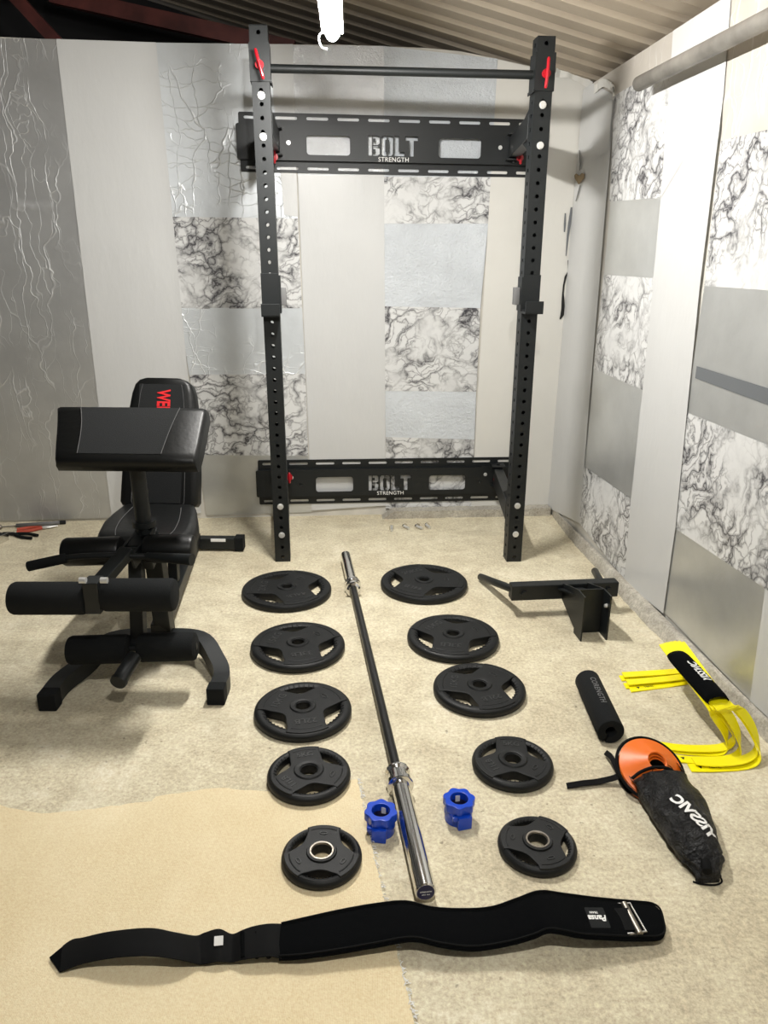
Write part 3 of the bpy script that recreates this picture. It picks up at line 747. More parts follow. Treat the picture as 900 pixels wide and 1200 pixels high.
for inset in (.045,):
    m=MB(); a1=[p.lerp(q,inset)+V((0,0,.0145)) for p,q in zip(bk2,fr2)]; a2=[p.lerp(q,1-inset)+V((0,0,.0145)) for p,q in zip(bk2,fr2)]
    m.tube(a1+a2[::-1],.0022,6); obj('edge_piping',m,M['nylon'],belt)
obj('strap',belt_mesh(bk[4:],fr[4:],.006,.002),M['nylon'],belt)
# pointed tip of the strap
obj('strap_tip',belt_mesh(bk[:8],fr[:8],.004,0),M['neoprene'],belt)
tp=fl(257,1106,.026); obj('care_label',MB().mesh(plate2d(rrect(-.0095,-.009,.0095,.009,.001),(),.0012),frame(tp+V((0,-.003,.012)),V((1,.12,.0)),V((.10,1,.75)))),M['paper'],belt)
m=MB()
for px in (284,300,314):
    m.tube([fl(px,1093,.034),fl(px+1,1122,.028)],.005,8)
obj('strap_loop',m,M['neoprene'],belt)
# buckle
m=MB(); bz=.034
q=[fl(717,1060,bz),fl(738,1059,bz),fl(757,1092,bz),fl(735,1095,bz)]
m.tube([q[0],q[1],q[2],q[3]],.0035,10); 
obj('buckle_frame',m,M['chrome'],belt)
obj('buckle_roller',MB().tube([fl(731,1059,bz+.004),fl(750,1095,bz+.004)],.0075,14),M['worn'],belt)
obj('buckle_strap',MB().ribbon([fl(706,1078,.028),fl(722,1078,.036),fl(740,1077,.042),fl(731,1081,.032),fl(716,1081,.028)],(0,.055,.004),.004),M['nylon'],belt)
o=fl(699,1076,.042); fm=frame(o,V((-1,-.10,.06)),V((.05,-1,-.22)))
vd=V((0,.55,-.85))
obj_w=[c for c in belt.children if c.name.startswith('webbing')][0]
conform('brand_patch',plate2d(rrect(-.023,-.024,.023,.024,.003),(),0),fm,obj_w,vd,.002,M['suede'],belt,3)
conform('brand_lettering',text_mesh('Pansa',.019,0,.0007,.25),fm@Matrix.Translation((0,.001,0)),obj_w,vd,.003,M['paper'],belt)
conform('brand_lettering',text_mesh('TRAIN',.007,0,.0002,.2),fm@Matrix.Translation((.004,-.012,0)),obj_w,vd,.003,M['paper'],belt,1)

# ------------------------------------------------------------ rolled bar pad
a=fl(688,797,.042); b=fl(716,858,.042); d=(b-a).normalized(); sd=d.cross(V((0,0,1))).normalized()
t=empty('bar_pad',V(((a+b)/2).xy.to_3d()),'black foam tube pad lying left of the yellow hurdles','bar pad')
m=MB(); seg=40; rows=[]
for p in (a,a+d*.004,b-d*.004,b):
    e=.0025 if p in (a,b) else 0
    ro=[];ri=[]
    for k in range(seg+1):
        an=radians(-65+8)+k/seg*radians(344); 
        ro.append(m.b.verts.new(p+(sd*cos(an)+V((0,0,1))*sin(an))*(.042-e)))
        ri.append(m.b.verts.new(p+(sd*cos(an)+V((0,0,1))*sin(an))*(.016+e)))
    rows.append(ro+ri[::-1])
for r0,r1 in zip(rows,rows[1:]):
    for k in range(len(r0)): m.b.faces.new((r0[k],r0[(k+1)%len(r0)],r1[(k+1)%len(r0)],r1[k]))
for r in (rows[0],rows[-1]):
    for k in range(seg): m.b.faces.new((r[k],r[k+1],r[2*seg+1-k-1],r[2*seg+1-k]))
obj('foam_tube',m,M['foam'],t)
obj('closing_strip',MB().ribbon([a+sd*.0245-V((0,0,.034))+d*.01,b+sd*.0245-V((0,0,.034))-d*.01],(sd*.012+V((0,0,.006))),.003),M['nylon'],t)
mp=a.lerp(b,.42); nn=(V((0,0,1))*.85-sd*0-V((0,1,0))*.45).normalized(); nn=(nn-d*nn.dot(d)).normalized()
text('lettering','CORENGTH',.026,frame(mp+nn*.0423,d,nn.cross(d)),M['greyprint'],t,.0006,.0001,0,1.1)

# ------------------------------------------------------------ yellow hurdles with black carry sleeve
hur=[
 dict(f=[(768,875,.003,1),(800,880,.003,1),(838,882,.003,1),(851,875,.015,.8),(850,858,.055,.4),(838,838,.11,.1),(830,822,.15,0)],r=[(779,757,.160,0),(786,764,.12,.2),(795,777,.06,.5),(797,786,.015,.9),(785,791,.003,1),(727,795,.003,1)]),
 dict(f=[(772,873,.010,1),(805,877,.010,1),(845,876,.012,1),(860,866,.03,.8),(856,850,.07,.4),(843,834,.12,.1),(834,822,.155,0)],r=[(784,756,.163,0),(790,763,.12,.2),(799,776,.065,.5),(800,784,.022,.9),(790,787,.011,1),(730,791,.011,1)]),
 dict(f=[(787,888,.003,1),(815,891,.003,1),(852,890,.003,1),(867,880,.018,.8),(864,858,.065,.4),(852,836,.12,.1),(838,822,.158,0)],r=[(789,755,.165,0),(794,763,.12,.2),(801,777,.06,.5),(804,790,.018,.9),(790,797,.003,1),(732,804,.003,1)]),
 dict(f=[(813,892,.012,1),(840,894,.012,1),(872,890,.014,1),(886,878,.03,.8),(879,852,.08,.4),(863,830,.13,.1),(846,821,.158,0)],r=[(794,755,.166,0),(799,763,.12,.2),(806,777,.065,.5),(808,789,.025,.9),(795,794,.012,1),(735,800,.012,1)]),
 dict(f=[(808,900,.003,1),(838,900,.003,1),(874,897,.003,1),(890,886,.02,.8),(884,858,.07,.4),(868,833,.125,.1),(848,822,.155,0)],r=[(799,756,.163,0),(803,764,.12,.2),(809,779,.06,.5),(811,793,.02,.9),(797,800,.003,1),(738,808,.003,1)])]
hlab=['yellow agility hurdle, its feet leftmost at front, in the black sleeve','yellow agility hurdle nested just above the leftmost feet in the sleeve','yellow agility hurdle with the middle front foot, bundled in the black sleeve','yellow agility hurdle nested behind the nearest foot in the sleeve bundle','yellow agility hurdle with the nearest front foot beside the kerb']
axh=None
for h,lb in zip(hur,hlab):
    pts=[fl(x,y,z) for x,y,z,_ in h['f']]+[fl(x,y,z) for x,y,z,_ in h['r']]; tw=[w for *_,w in h['f']]+[w for *_,w in h['r']]
    P=smoothpath(pts,6); TW=[]
    for i in range(len(tw)-1): TW+=[tw[i]+(tw[i+1]-tw[i])*k/6 for k in range(6)]
    TW.append(tw[-1]); wv=[(V((0,1,0))*w+V((.95,.25,.15))*(1-w)).normalized()*.034 for w in TW]
    t=empty('agility_hurdle',V((pts[2].x,pts[2].y,0)),lb,'hurdle','yellow hurdles in the black sleeve')
    obj('hurdle_strip',MB().ribbon(P,wv,.0035),M['yellow'],t)
    for tip,nx in ((pts[0],pts[1]),(pts[-1],pts[-2])):
        e=(nx-tip).normalized(); c=tip+e*.055+V((0,0,.0022))
        if tip.z<.006:
            text('hurdle_print','YISSVIC',.011,frame(c+e*.02,e if e.x>0 else -e,V((0,1,0))),M['ink'],t,.0003,.0001)
            m=MB().mesh(plate2d([(-.006,.006),(.006,.006),(0,-.006)],(),.0004),frame(c-e*.022,V((1,0,0)),V((0,1,0)))); obj('hurdle_print',m,M['ink'],t,False)
a=fl(793,768,.168); b=fl(842,822,.162); d=(b-a).normalized(); sd=V((1,.0,.0)); sd=(sd-d*sd.dot(d)).normalized(); up=sd.cross(d); up=up if up.z>0 else -up
m=MB(); n=14; rows=[]
for i in range(n+1):
    p=a.lerp(b,i/n); bul=1+.05*sin(pi*i/n)+.03*noise.noise(p*30); fx=.036*bul if i not in(0,n) else .034; fz=.021*bul if i not in (0,n) else .018
    rows.append([m.b.verts.new(p+sd*fx*cos(2*pi*k/24)+up*fz*sin(2*pi*k/24)) for k in range(24)])
for r0,r1 in zip(rows,rows[1:]):
    for k in range(24): m.b.faces.new((r0[k],r0[(k+1)%24],r1[(k+1)%24],r1[k]))
t=empty('carry_sleeve',V(((a+b)/2).xy.to_3d()),'black fabric sleeve wrapped round the bundle of yellow hurdles','sleeve')
so=obj('sleeve_fabric',m,M['neoprene'],t); so.modifiers.new('s','SOLIDIFY').thickness=.002
nn=(up*.9+sd*.35).normalized(); nn=(nn-d*nn.dot(d)).normalized()
text('lettering','YISSVIC',.034,frame(a.lerp(b,.52)+sd*.008+up*.0228,-d,up.cross(-d)),M['paper'],t,.0008,.0006,.5)

# ------------------------------------------------------------ disc cones in a black bag
cc=fl(766,897,.07); axn=(V((.12,-.42,.85))).normalized()
def disc():
    t=empty('disc_cone',(0,0,0),'','cone','orange disc cones in the black bag')
    m=MB().lathe([(.024,.045),(.027,.048),(.030,.046),(.055,.026),(.078,.010),(.092,.002),(.0925,-.001),(.090,-.002),(.076,.007),(.053,.023),(.028,.043),(.025,.043)],64); obj('disc',m,M['orange'],t,local=True)
    return t
c0=disc(); dl=['orange disc cone on top of the stack, showing at the mouth of the bag','orange disc cone just under the top one in the black bag','orange disc cone deepest in the stack in the bag']
for k in range(3):
    c=c0 if k==0 else copy_tree(c0); c['label']=dl[k]
    z=axn; x=V((1,.3,0)); x=(x-z*x.dot(z)).normalized(); y=z.cross(x)
    c.matrix_world=Matrix.Translation(cc-axn*(.020+.010*k)+V((.003*k,-.006*k,0)))@Matrix((x,y,z)).transposed().to_4x4()
bag=empty('storage_bag',V((fl(790,950).x,fl(790,950).y,0)),'crumpled black drawstring bag with white lettering, holding orange disc cones','bag')
path=[(760,900,.045),(772,912,.048),(784,932,.046),(797,955,.044),(808,975,.042),(818,994,.037),(824,1008,.030),(828,1020,.024),(831,1030,.014)]
hw_=[.098,.100,.098,.090,.082,.072,.056,.036,.034]; hz=[.040,.044,.046,.046,.044,.038,.032,.026,.022]
P=smoothpath([fl(*p) for p in path],6)
def interp(a,n=6):
    o=[]
    for i in range(len(a)-1): o+=[a[i]+(a[i+1]-a[i])*k/n for k in range(n)]
    return o+[a[-1]]
HW=interp(hw_);HZ=interp(hz); m=MB(); rows=[]; seg=40
ax0=(P[-1]-P[6]).normalized()
for i,p in enumerate(P):
    d=(P[min(i+1,len(P)-1)]-P[max(i-1,0)]).normalized(); s=V((d.y,-d.x,0)).normalized(); s=-s if s.x<0 else s
    row=[]
    for k in range(seg):
        an=2*pi*k/seg; q=V((cos(an),sin(an)))
        rr=1+.14*noise.noise(V((cos(an)*2.2,sin(an)*2.2,i*.16)))+.09*noise.noise(V((cos(an)*6,sin(an)*6,i*.35)))
        if i>34: rr*=1+.14*sin(an*9+i*.4)
        v=p+s*HW[i]*.80*rr*cos(an)+V((0,0,1))*HZ[i]*rr*sin(an)
        row.append(m.b.verts.new(V((v.x,v.y,max(.002,v.z)))))
    rows.append(row)
for i,(r0,r1) in enumerate(zip(rows,rows[1:])):
    for k in range(seg):
        if i<8 and 2<=k<=18: continue      # open mouth of the bag above the cones
        m.b.faces.new((r0[k],r0[(k+1)%seg],r1[(k+1)%seg],r1[k]))
m.b.faces.new(rows[-1])
for v in list(m.b.verts):
    if not v.link_faces: m.b.verts.remove(v)
bo=obj('bag_body',m,M['crumple'],bag,ang=80); bo.modifiers.new('s','SOLIDIFY').thickness=.0015
# hem cord round the cones
z=axn; x=V((1,.3,0)); x=(x-z*x.dot(z)).normalized(); y=z.cross(x); m=MB()
m.tube([cc-axn*.024+x*.098*cos(q)+y*.098*sin(q) for q in [2*pi*k/48 for k in range(49)]],.0045,8); 
m.tube(smoothpath([fl(741,912,.075),fl(752,904,.085),fl(768,899,.092),fl(784,901,.088),fl(796,910,.072)],5),.0045,8)
obj('hem_cord',m,M['nylon'],bag)
m=MB()
for (u,w_) in ((.2,.15),(-.25,.2),(.55,-.1),(-.6,-.05),(0,-.3)):
    pts=[]
    for k in range(9):
        r=.030+.058*k/8; an=-pi/2+u*1.6+.1*sin(k); hh=.048-.046*((r-.03)/.06)
        pts.append(cc-axn*.018+x*r*cos(an)+y*r*sin(an)+axn*(hh+.001))
    m.tube(pts,.0010,6)
obj('netting',m,M['nylon'],bag)
obj('mouth_strap',MB().ribbon(smoothpath([fl(664,921,.006),fl(682,918,.012),fl(700,916,.010),fl(718,912,.018),fl(728,908,.03)],5),(0,.018,.004),.003),M['nylon'],bag)
obj('side_tab',MB().ribbon(smoothpath([fl(710,882,.01),fl(717,888,.03),fl(722,900,.035),fl(728,910,.03)],4),(.012,.012,.006),.005),M['nylon'],bag)
obj('drawstring',MB().tube(smoothpath([fl(832,1022,.02),fl(842,1026,.010),fl(846,1033,.003),fl(838,1037,.003),fl(822,1036,.003),fl(812,1033,.003)],6),.0022,8),M['nylon'],bag)
obj('cord_lock',MB().roll(fl(826,1008,.045),fl(829,1022,.040),.012,.004),M['nylon'],bag)
lp=fl(809,957,.085); ld=(fl(832,976,.060)-fl(800,937,.085)).normalized()
ld=(fl(830,975,.06)-fl(795,939,.075)).normalized(); ctr=fl(813,957,.082)
LT=ld.copy(); LT.z=0; LT.normalize()
conform('lettering',text_mesh('YISSVIC',.046,0,.0016,.15,.95),frame(ctr,-LT,V((-LT.y,LT.x,0))*(1 if True else -1)),bo,V((0,.25,-1)),.0025,M['paper'],bag)
m=MB(); m.tube([cc-axn*.060,cc-axn*.056],.088,40); obj('bag_lining',m,M['nylon'],bag)

# ------------------------------------------------------------ dip / pull up attachment lying on the floor
YC=2.90
cl=fl(598,693,.11); crr=fl(722,688,.11); cz=.11
t=empty('dip_attachment',V(((cl+crr)/2).xy.to_3d()),'black steel dip handle attachment standing on the floor right of the rack','rack attachment')
d=(crr-cl).normalized(); nrm=V((d.y,-d.x,0)).normalized()
obj('crossbar',MB().bar(cl,crr,.050,.066,.004),M['rack'],t,False)
for px,py in ((612,692),(710,688)):
    c=cl.lerp(crr,(px-598)/124)+nrm*.025; c.z=cz
    m=MB().tube([c,c+nrm*.003],.018,20).tube([c+nrm*.003,c+nrm*.012],.013,6); obj('bolt',m,M['rack'],t)
for tip,at in (((563,676,.020),.03),((697,669,.020),.87)):
    e=fl(*tip); s=cl.lerp(crr,at); m=MB(); m.roll(s+V((0,0,.008)),e,.0165,.004,18); obj('handle',m,M['rack'],t)
ub=fl(691,745,0); ub.z=0; yv=-nrm; W2=.105
tpz=.19; cx=ub
fr_=frame(ub+V((0,0,0)),d,V((0,0,1)))
m=MB(); rot=Matrix((d,yv,V((0,0,1)))).transposed()
m.box(ub+yv*.03+V((0,0,tpz/2)),(W2,.006,tpz),rot)
for sg in (-1,1): m.box(ub+d*sg*W2/2-yv*.005+V((0,0,tpz/2)),(.006,.075,tpz),rot)
obj('channel_bracket',m,M['rack'],t,False)
hm_=cl.lerp(crr,.55); dd=(hm_-ub); dep=dd.dot(yv)
m=MB()
for sg in (-1,1):
    gm=plate2d([(.03,.02),(.03,tpz),(dep-.01,cz+.033),(dep-.01,cz-.033)],(),.006)
    m.mesh(gm,frame(ub+d*sg*W2/2,yv,V((0,0,1))))
m.mesh(plate2d([(-W2/2,.03),(W2/2,.03),(W2/2-.03,dep),(-W2/2-.03,dep)],(),.006),frame(ub+V((0,0,tpz-.02)),d,yv+V((0,0,-.25))))
obj('gusset',m,M['rack'],t,False)
hexbolt(ub+d*(W2/2-.004)-yv*.02+V((0,0,.14)),-d,'bolt',.007,None,t)

# ------------------------------------------------------------ bolts on the floor
blab=['small metal wall bolt on concrete, leftmost of the four below the rack','small metal wall bolt, second from left of the four','small metal wall bolt lying on its side, third from left','small metal wall bolt, rightmost of the four below the rack']
for i,(px,py,an) in enumerate(((459,622,0),(477,620,.6),(492,620,.7),(502,619,.35))):
    c=fl(px,py); t=empty('anchor_bolt',c,blab[i],'bolt','anchor bolts by the rack'); d=V((sin(an),-cos(an),0))
    m=MB(); m.tube([c+V((0,0,.009))-d*.018,c+V((0,0,.009))+d*.018],.0075,14); obj('shank',m,M['zinc'],t)
    m=MB(); m.tube([c+V((0,0,.010))-d*.034,c+V((0,0,.012))-d*.018],.010,6).tube([c+V((0,0,.012))-d*.020,c+V((0,0,.012))-d*.016],.015,18); obj('head',m,M['chrome'],t)

# ------------------------------------------------------------ galvanised pipe along the right wall
pa=WR(770,99)+nr*.075; pb=WR(900,37)+nr*.075; dd=(pb-pa).normalized(); pb=pa+dd*3.2
pa=pa; 
t=empty('steel_pipe',V((pa.x,pa.y,pa.z-.03)),'galvanised steel pipe running high along the right wall','pipe')
m=MB(); m.tube([pa,pb],.028,24,cap=False); po=obj('pipe_tube',m,M['galv'],t); po.modifiers.new('s','SOLIDIFY').thickness=.004
for q in (pa+dd*1.3,pa+dd*2.8):
    m=MB(); w=q-nr*(.075); m.tube([q,w+nr*.0],.010,10); m.tube([q-dd*.02,q+dd*.02],.033,20,cap=False); obj('pipe_bracket',m,M['galv'],t)

# ------------------------------------------------------------ weight bench
BX=-.82
bench=empty('weight_bench',V((BX,2.8,0)),'black adjustable weight bench with preacher pad and foam rollers, left of the rack','weight bench')
P3=lambda x,y,z:V((BX+x,y,z))
# front foot: curved tube
fL_=fl(58,831,.0); fR_=fl(254,824,.0)
tipL=V((fL_.x,fL_.y+.01,.025)); tipR=V((fR_.x,fR_.y+.01,.025)); midf=V((BX,2.47,.085))
pts=smoothpath([tipL,tipL+V((.0,.09,.008)),V((tipL.x+.045,2.33,.050)),V((BX-.17,2.45,.08)),midf,V((BX+.15,2.46,.08)),V((tipR.x-.035,2.36,.050)),tipR+V((.0,.09,.008)),tipR],6)
m=MB(); rows=[]
for i,p in enumerate(pts):
    dq=(pts[min(i+1,len(pts)-1)]-pts[max(i-1,0)]).normalized(); s=V((dq.y,-dq.x,0)).normalized(); u=V((0,0,1)); c=V((p.x,p.y,max(p.z,.031)))
    rows.append([m.b.verts.new(c+s*a*.027+u*b*.029) for a,b in ((-1,-1),(1,-1),(1,1),(-1,1))])
for a_,b_ in zip(rows,rows[1:]):
    for k in range(4): m.b.faces.new((a_[k],a_[(k+1)%4],b_[(k+1)%4],b_[k]))
m.b.faces.new(rows[0]); m.b.faces.new(rows[-1][::-1])
ff=obj('front_foot',m,M['rack'],bench,ang=50)
for tp_ in (tipL,tipR): obj('end_cap',MB().box(V((tp_.x,tp_.y-.0,.031)),(.060,.05,.062),None,.005),M['foam'],ff,False)
# rear foot, spine, post
rf0=fl(286,636,.04); yR=rf0.y
obj('rear_foot',MB().bar(V((-1.22,yR,.041)),V((rf0.x,yR,.041)),.055,.055,.003),M['rack'],bench,False)
for xx in (-1.20,rf0.x-.022): obj('end_cap',MB().box(V((xx,yR,.041)),(.045,.063,.068),None,.003),M['foam'],bench,False)
obj('warning_label',MB().box(V((rf0.x-.125,yR-.026,.062)),(.075,.006,.014)),M['paper'],bench,False)
obj('spine_tube',MB().bar(P3(0,2.46,.12),P3(-.14,yR,.06),.055,.055,.003).bar(P3(0,2.52,.39),P3(-.08,3.05,.34),.05,.05,.003),M['rack'],bench,False)
obj('front_post',MB().bar(P3(.012,2.50,.06),P3(.012,2.46,.46),.06,.06,.003,up=V((0,1,0))),M['rack'],bench,False)
obj('back_strut',MB().bar(P3(-.11,3.2,.09),P3(-.09,2.98,.62),.045,.045,.003,up=V((0,1,0))).bar(P3(-.06,2.9,.12),P3(-.08,3.0,.38),.04,.04,.003,up=V((0,1,0))),M['rack'],bench,False)
# seat
def pad(name,rowsfn,mat,parent,n=12): pass
def padmesh(stations,th,cnr=.02):  # stations: centre, half width, axis x, normal
    m=MB(); rows=[]
    for c,hw2,x,n_ in stations:
        pr=[(-1,-.5),(-.985,.1),(-.93,.42),(-.8,.5),(0,.53),(.8,.5),(.93,.42),(.985,.1),(1,-.5),(0,-.55)]
        rows.append([m.b.verts.new(c+x*hw2*a+n_*th*b) for a,b in pr])
    for a_,b_ in zip(rows,rows[1:]):
        for k in range(len(a_)): m.b.faces.new((a_[k],a_[(k+1)%len(a_)],b_[(k+1)%len(a_)],b_[k]))
    m.b.faces.new(rows[0]); m.b.faces.new(rows[-1][::-1]); return m
X=V((1,0,0)); 
sc=[(2.44,.13,.455),(2.455,.155,.462),(2.52,.175,.462),(2.62,.180,.460),(2.72,.170,.456),(2.80,.158,.452),(2.85,.150,.450)]
sx=lambda y:-.022-.14*(y-2.44)
seat=obj('seat',padmesh([(P3(sx(y),y,z),w,X,V((0,0,1))) for y,w,z in sc],.062),M['vinyl'],bench,ang=60)
for sg in (-1,1):
    m=MB(); m.tube(smoothpath([P3(sx(y)+sg*w*.60,y,z+.0335) for y,w,z in sc[1:-1]],4),.0014,6)
    obj('seam',m,M['stitch'],seat)
# backrest
bt=aty(193,445,3.08); 
p0=P3(-.088,2.885,.462); p1=V((bt.x,bt.y,bt.z)); dB=(p1-p0).normalized(); nB=V((0,-1,0)); nB=(nB-dB*nB.dot(dB)).normalized(); LBk=(p1-p0).length
bs=[(0,.150),(.03,.160),(.25,.158),(.5,.150),(.75,.140),(.88,.130),(.95,.118),(.985,.100),(1.0,.075)]
xB=nB.cross(dB).normalized(); xB=xB if xB.x>0 else -xB
br_=obj('backrest',padmesh([(p0+dB*LBk*f,w,xB,nB) for f,w in bs],.060),M['vinyl'],bench,ang=60)
for sg in (-1,1):
    m=MB(); m.tube([p0+dB*LBk*f+xB*sg*w*.66+nB*.031 for f,w in bs[:7]],.0013,6)
    obj('seam',m,M['stitch'],br_)
text('lettering','WEIDER',.072,frame(p0+dB*(LBk-.128)+nB*.0335+xB*.006,-dB,xB)@Matrix.Diagonal((.60,1,1,1)),M['redprint'],br_,.0012,.0022)
# centre fabric panel of backrest
m=MB().grid(lambda u,v:p0+dB*LBk*(.02+.93*v)+xB*(u*2-1)*.092+nB*(.0318+.0006*sin(pi*u)),6,8); obj('fabric_panel',m,M['suede'],br_)
# preacher pad on its post
obj('pad_post',MB().tube([P3(0,2.42,.44),P3(0,2.40,.84)],.026,20).tube([P3(0,2.42,.545),P3(0,2.42,.565)],.040,20),M['rack'],bench)
a_=aty(70,483,2.50); b_=aty(246,483,2.50); zt=(a_.z+b_.z)/2; wd=(b_.x-a_.x)/2; cxp=(a_.x+b_.x)/2-.004
def prow(v):  # v 0 top/far -> 1 bottom/near
    if v<0: return V((cxp,2.505,zt-.03))
    y=2.50-.155*v-.045*v**3; z=zt-.10*v-.062*v*v*v*.6; return V((cxp,y,z))
m=MB(); rows=[]; vs=[0,.04,.15,.3,.45,.6,.75,.88,.96,1.0]
for i,v in enumerate(vs):
    p=prow(v); q=prow(v+.01)-prow(v-.01) if 0<v<1 else prow(.02)-prow(0) if v==0 else prow(1)-prow(.98)
    n_=X.cross(q).normalized(); n_=n_ if n_.z>0 else -n_; w=wd*(1-.10*v-.10*max(0,v-.8)); wl_=w*.985; th=.055*(.55 if i in(0,9) else 1)
    sk=.028*v
    pr=[(-1,-.7),(-1,.1),(-.985,.38),(-.94,.5),(-.5,.52),(0,.53),(.5,.52),(.94,.5),(.985,.38),(1,.1),(1,-.7),(0,-.7)]
    rows.append([m.b.verts.new(p+V((sk,0,0))+X*w*a+n_*th*(b)) for a,b in pr])
for r0,r1 in zip(rows,rows[1:]):
    for k in range(len(r0)): m.b.faces.new((r0[k],r0[(k+1)%len(r0)],r1[(k+1)%len(r0)],r1[k]))
m.b.faces.new(rows[0]); m.b.faces.new(rows[-1][::-1])
pp_=obj('preacher_pad',m,M['vinyl'],bench,ang=60)
def psurf(u,v,off):
    p=prow(v); q=prow(v+.01)-prow(v-.01); n_=X.cross(q).normalized(); n_=n_ if n_.z>0 else -n_
    return p+X*(wd*(1-.10*v)*u+.028*v)+n_*(.029+off)
obj('suede_panel',MB().grid(lambda a,v:psurf((-.66+.02*sin(v*3))*(1-a)+(.48+.16*(1-v*.95))*a,.05+.86*v,.0012),10,10),M['suede'],pp_)
obj('seam',MB().tube([psurf(-.665+.02*sin(v*3),.05+.86*v,.002) for v in [k/10 for k in range(11)]],.0013,6),M['stitch'],pp_)
obj('seam',MB().tube([psurf(.485+.16*(1-v*.95),.05+.86*v,.002) for v in [k/10 for k in range(11)]],.0013,6),M['stitch'],pp_)
# bracket at front of the seat, knee pads
m=MB(); m.box(P3(.0,2.40,.47),(.075,.11,.10),Matrix.Rotation(.25,3,'X'),.004); m.bar(P3(-.03,2.42,.50),P3(-.055,2.27,.47),.008,.05).bar(P3(.035,2.42,.52),P3(.0,2.27,.47),.008,.05)
br2=obj('pivot_bracket',m,M['rack'],bench,False)
hexbolt(P3(.055,2.33,.475),V((.5,-1,.3)),'bolt',.010,None,bench)
obj('adjuster_knob',MB().tube([P3(.03,2.36,.51),P3(.03,2.34,.55)],[.008,.014],12),M['rack'],bench)
def atz(px,py,y): return aty(px,py,y)
ka=aty(75,647,2.33); kb=aty(143,645,2.33); kc=aty(170,643,2.33); kd=aty(228,643,2.33)
obj('knee_pad',MB().roll(ka,kb,.048,.012),M['vinyl'],bench); obj('knee_pad',MB().roll(kc,kd,.048,.012),M['vinyl'],bench)
obj('pad_axle',MB().tube([ka.lerp(kb,.1),kc.lerp(kd,.9)],.011,12),M['rack'],bench)
# curl bar
yc=2.235
m=MB(); pts=[aty(32,664,yc-.01),aty(50,661,yc),aty(78,654,yc+.01)]; m.roll(pts[0],pts[2],.0165,.004,16); obj('curl_grip',m,M['foam'],bench)
m=MB(); m.tube([aty(172,652,yc+.02),aty(225,656,yc-.03)],[.013,.019],16); obj('curl_grip',m,M['rack'],bench)
obj('curl_bar',MB().tube(smoothpath([aty(76,654,yc+.01),aty(95,652,yc+.01),aty(130,651,yc+.01),aty(175,652,yc+.02)],4),.010,12),M['rack'],bench)
# arm to the upper foam roller
ra=aty(14,701,2.12); rb=aty(206,697,2.12); rm=aty(111,692,2.12)
obj('curl_arm',MB().bar(aty(150,645,2.27),aty(112,689,2.13)+V((0,0,.0)),.050,.030,.003),M['rack'],bench,False)
obj('roller_bracket',MB().box(aty(111,697,2.11),(.048,.06,.105),None,.004).tube([ra.lerp(rb,.04),ra.lerp(rb,.96)],.012,12),M['rack'],bench,False)
for px in (97,122): 
    c=aty(px,680,2.085); obj('bolt',MB().tube([c+V((-.010,0,0)),c+V((.010,0,0))],.010,8),M['zinc'],bench)
obj('foam_roller',MB().roll(ra,aty(103,701,2.12),.0515,.012,28),M['foam'],bench)
obj('foam_roller',MB().roll(aty(121,697,2.12),rb,.0515,.012,28),M['foam'],bench)
# leg lever down to the lower roller
lo=2.25; la_=aty(81,762,lo); lb_=aty(230,757,lo); lm=aty(158,760,lo)
obj('leg_lever',MB().bar(aty(160,655,2.36),lm+V((.005,.03,0)),.045,.045,.003,up=V((0,1,0))),M['rack'],bench,False)
obj('foam_roller',MB().roll(la_,aty(152,760,lo),.049,.012,28),M['foam'],bench)
obj('foam_roller',MB().roll(aty(163,759,lo),lb_,.049,.012,28),M['foam'],bench)
obj('roller_axle',MB().tube([la_-X*.002,lb_+X*.002],.012,12),M['rack'],bench)
pg0=aty(157,770,2.20); pg1=aty(140,797,2.10)
obj('weight_peg',MB().tube([pg0,pg1],.025,20).tube([pg1,pg1+(pg1-pg0).normalized()*.012],[.028,.026],20),M['rack'],bench)

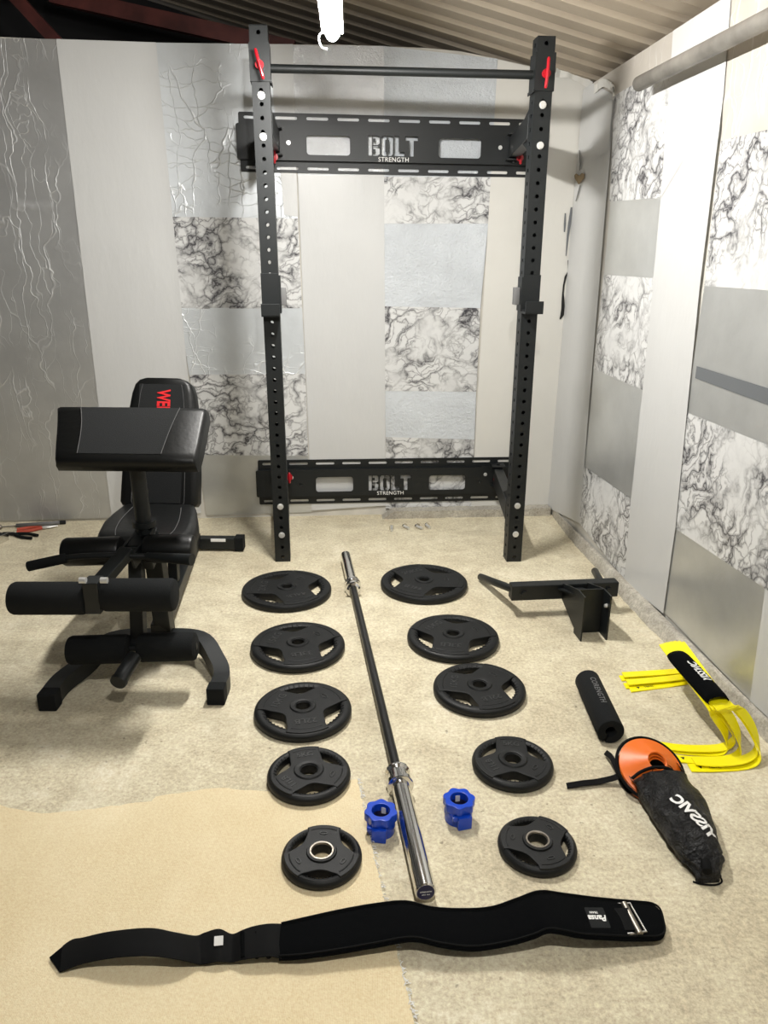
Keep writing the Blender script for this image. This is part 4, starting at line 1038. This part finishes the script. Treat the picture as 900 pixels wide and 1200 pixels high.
# ------------------------------------------------------------ tools at the left wall
a=fl(19,616,.01); b=fl(77,612,.01)
t=empty('metal_tube',V(((a+b)/2).xy.to_3d()),'short dark metal tube lying against the grey foil wall','tube')
m=MB().tube([a,b],.011,16,cap=False); q=obj('tube_wall',m,M['galv'] if False else M['greyprint'],t); q.modifiers.new('s','SOLIDIFY').thickness=.002
obj('tube_tip',MB().tube([b-(b-a).normalized()*.03,b],.0115,16),M['rack'],t)
def pliers(c,e,label,hm,jaw):
    t=empty('pliers',V(c.xy.to_3d()),label,'pliers'); d=(e-c).normalized(); s=V((-d.y,d.x,0)); L0=(e-c).length; u=V((0,0,.010))
    for sg in (-1,1):
        m=MB().tube(smoothpath([c+u+s*sg*.022,c+d*L0*.3+u+s*sg*.026,c+d*L0*.55+u+s*sg*.010,c+d*L0*.62+u],5),[.008]*13+[.006]*3,10); obj('handle',m,hm,t)
    m=MB().tube([c+d*L0*.58+u,c+d*L0*.68+u,c+d*L0*.8+u,e+u],[.008,.015,.012,.004],10,flat=.6); obj('jaw',m,jaw,t)
pliers(fl(20,624),fl(68,618),'red handled pliers lying just below the metal tube',simple('red_rubber',(.42,.06,.03),.5),M['zinc'])
pliers(fl(41,631),fl(4,626),'black handled pliers lying nearest the left edge',M['foam'],M['bar'])
m=MB(); a=fl(-6,618,.006); m.tube([a,fl(19,616,.006)],.003,8); t=empty('screwdriver',V(a.xy.to_3d()),'thin steel screwdriver pointing at the metal tube, cut by the left edge','screwdriver')
obj('blade',m,M['galv'],t); obj('handle',MB().roll(fl(-14,618.5,.014),fl(2,617.6,.014),.013,.004),M['worn'],t)
c=fl(-8,640); t=empty('metal_case',c,'black case with silver edges cut off by the left edge of the picture','case')
rot=Matrix.Rotation(-.35,3,'Z'); obj('case_body',MB().box(c+V((-.04,.03,.02)),(.10,.16,.036),rot,.003),M['rack'],t,False)
obj('metal_edge',MB().box(c+rot@V((.012,.0,0))+V((-.04,.03,.02))+rot@V((.04,0,0)),(.008,.165,.040),rot,.001),M['chrome'],t,False)

# ------------------------------------------------------------ world
w=bpy.data.worlds.new('w'); S.world=w; w.use_nodes=True
w.node_tree.nodes['Background'].inputs[0].default_value=(.95,.97,1.0,1); w.node_tree.nodes['Background'].inputs[1].default_value=.04
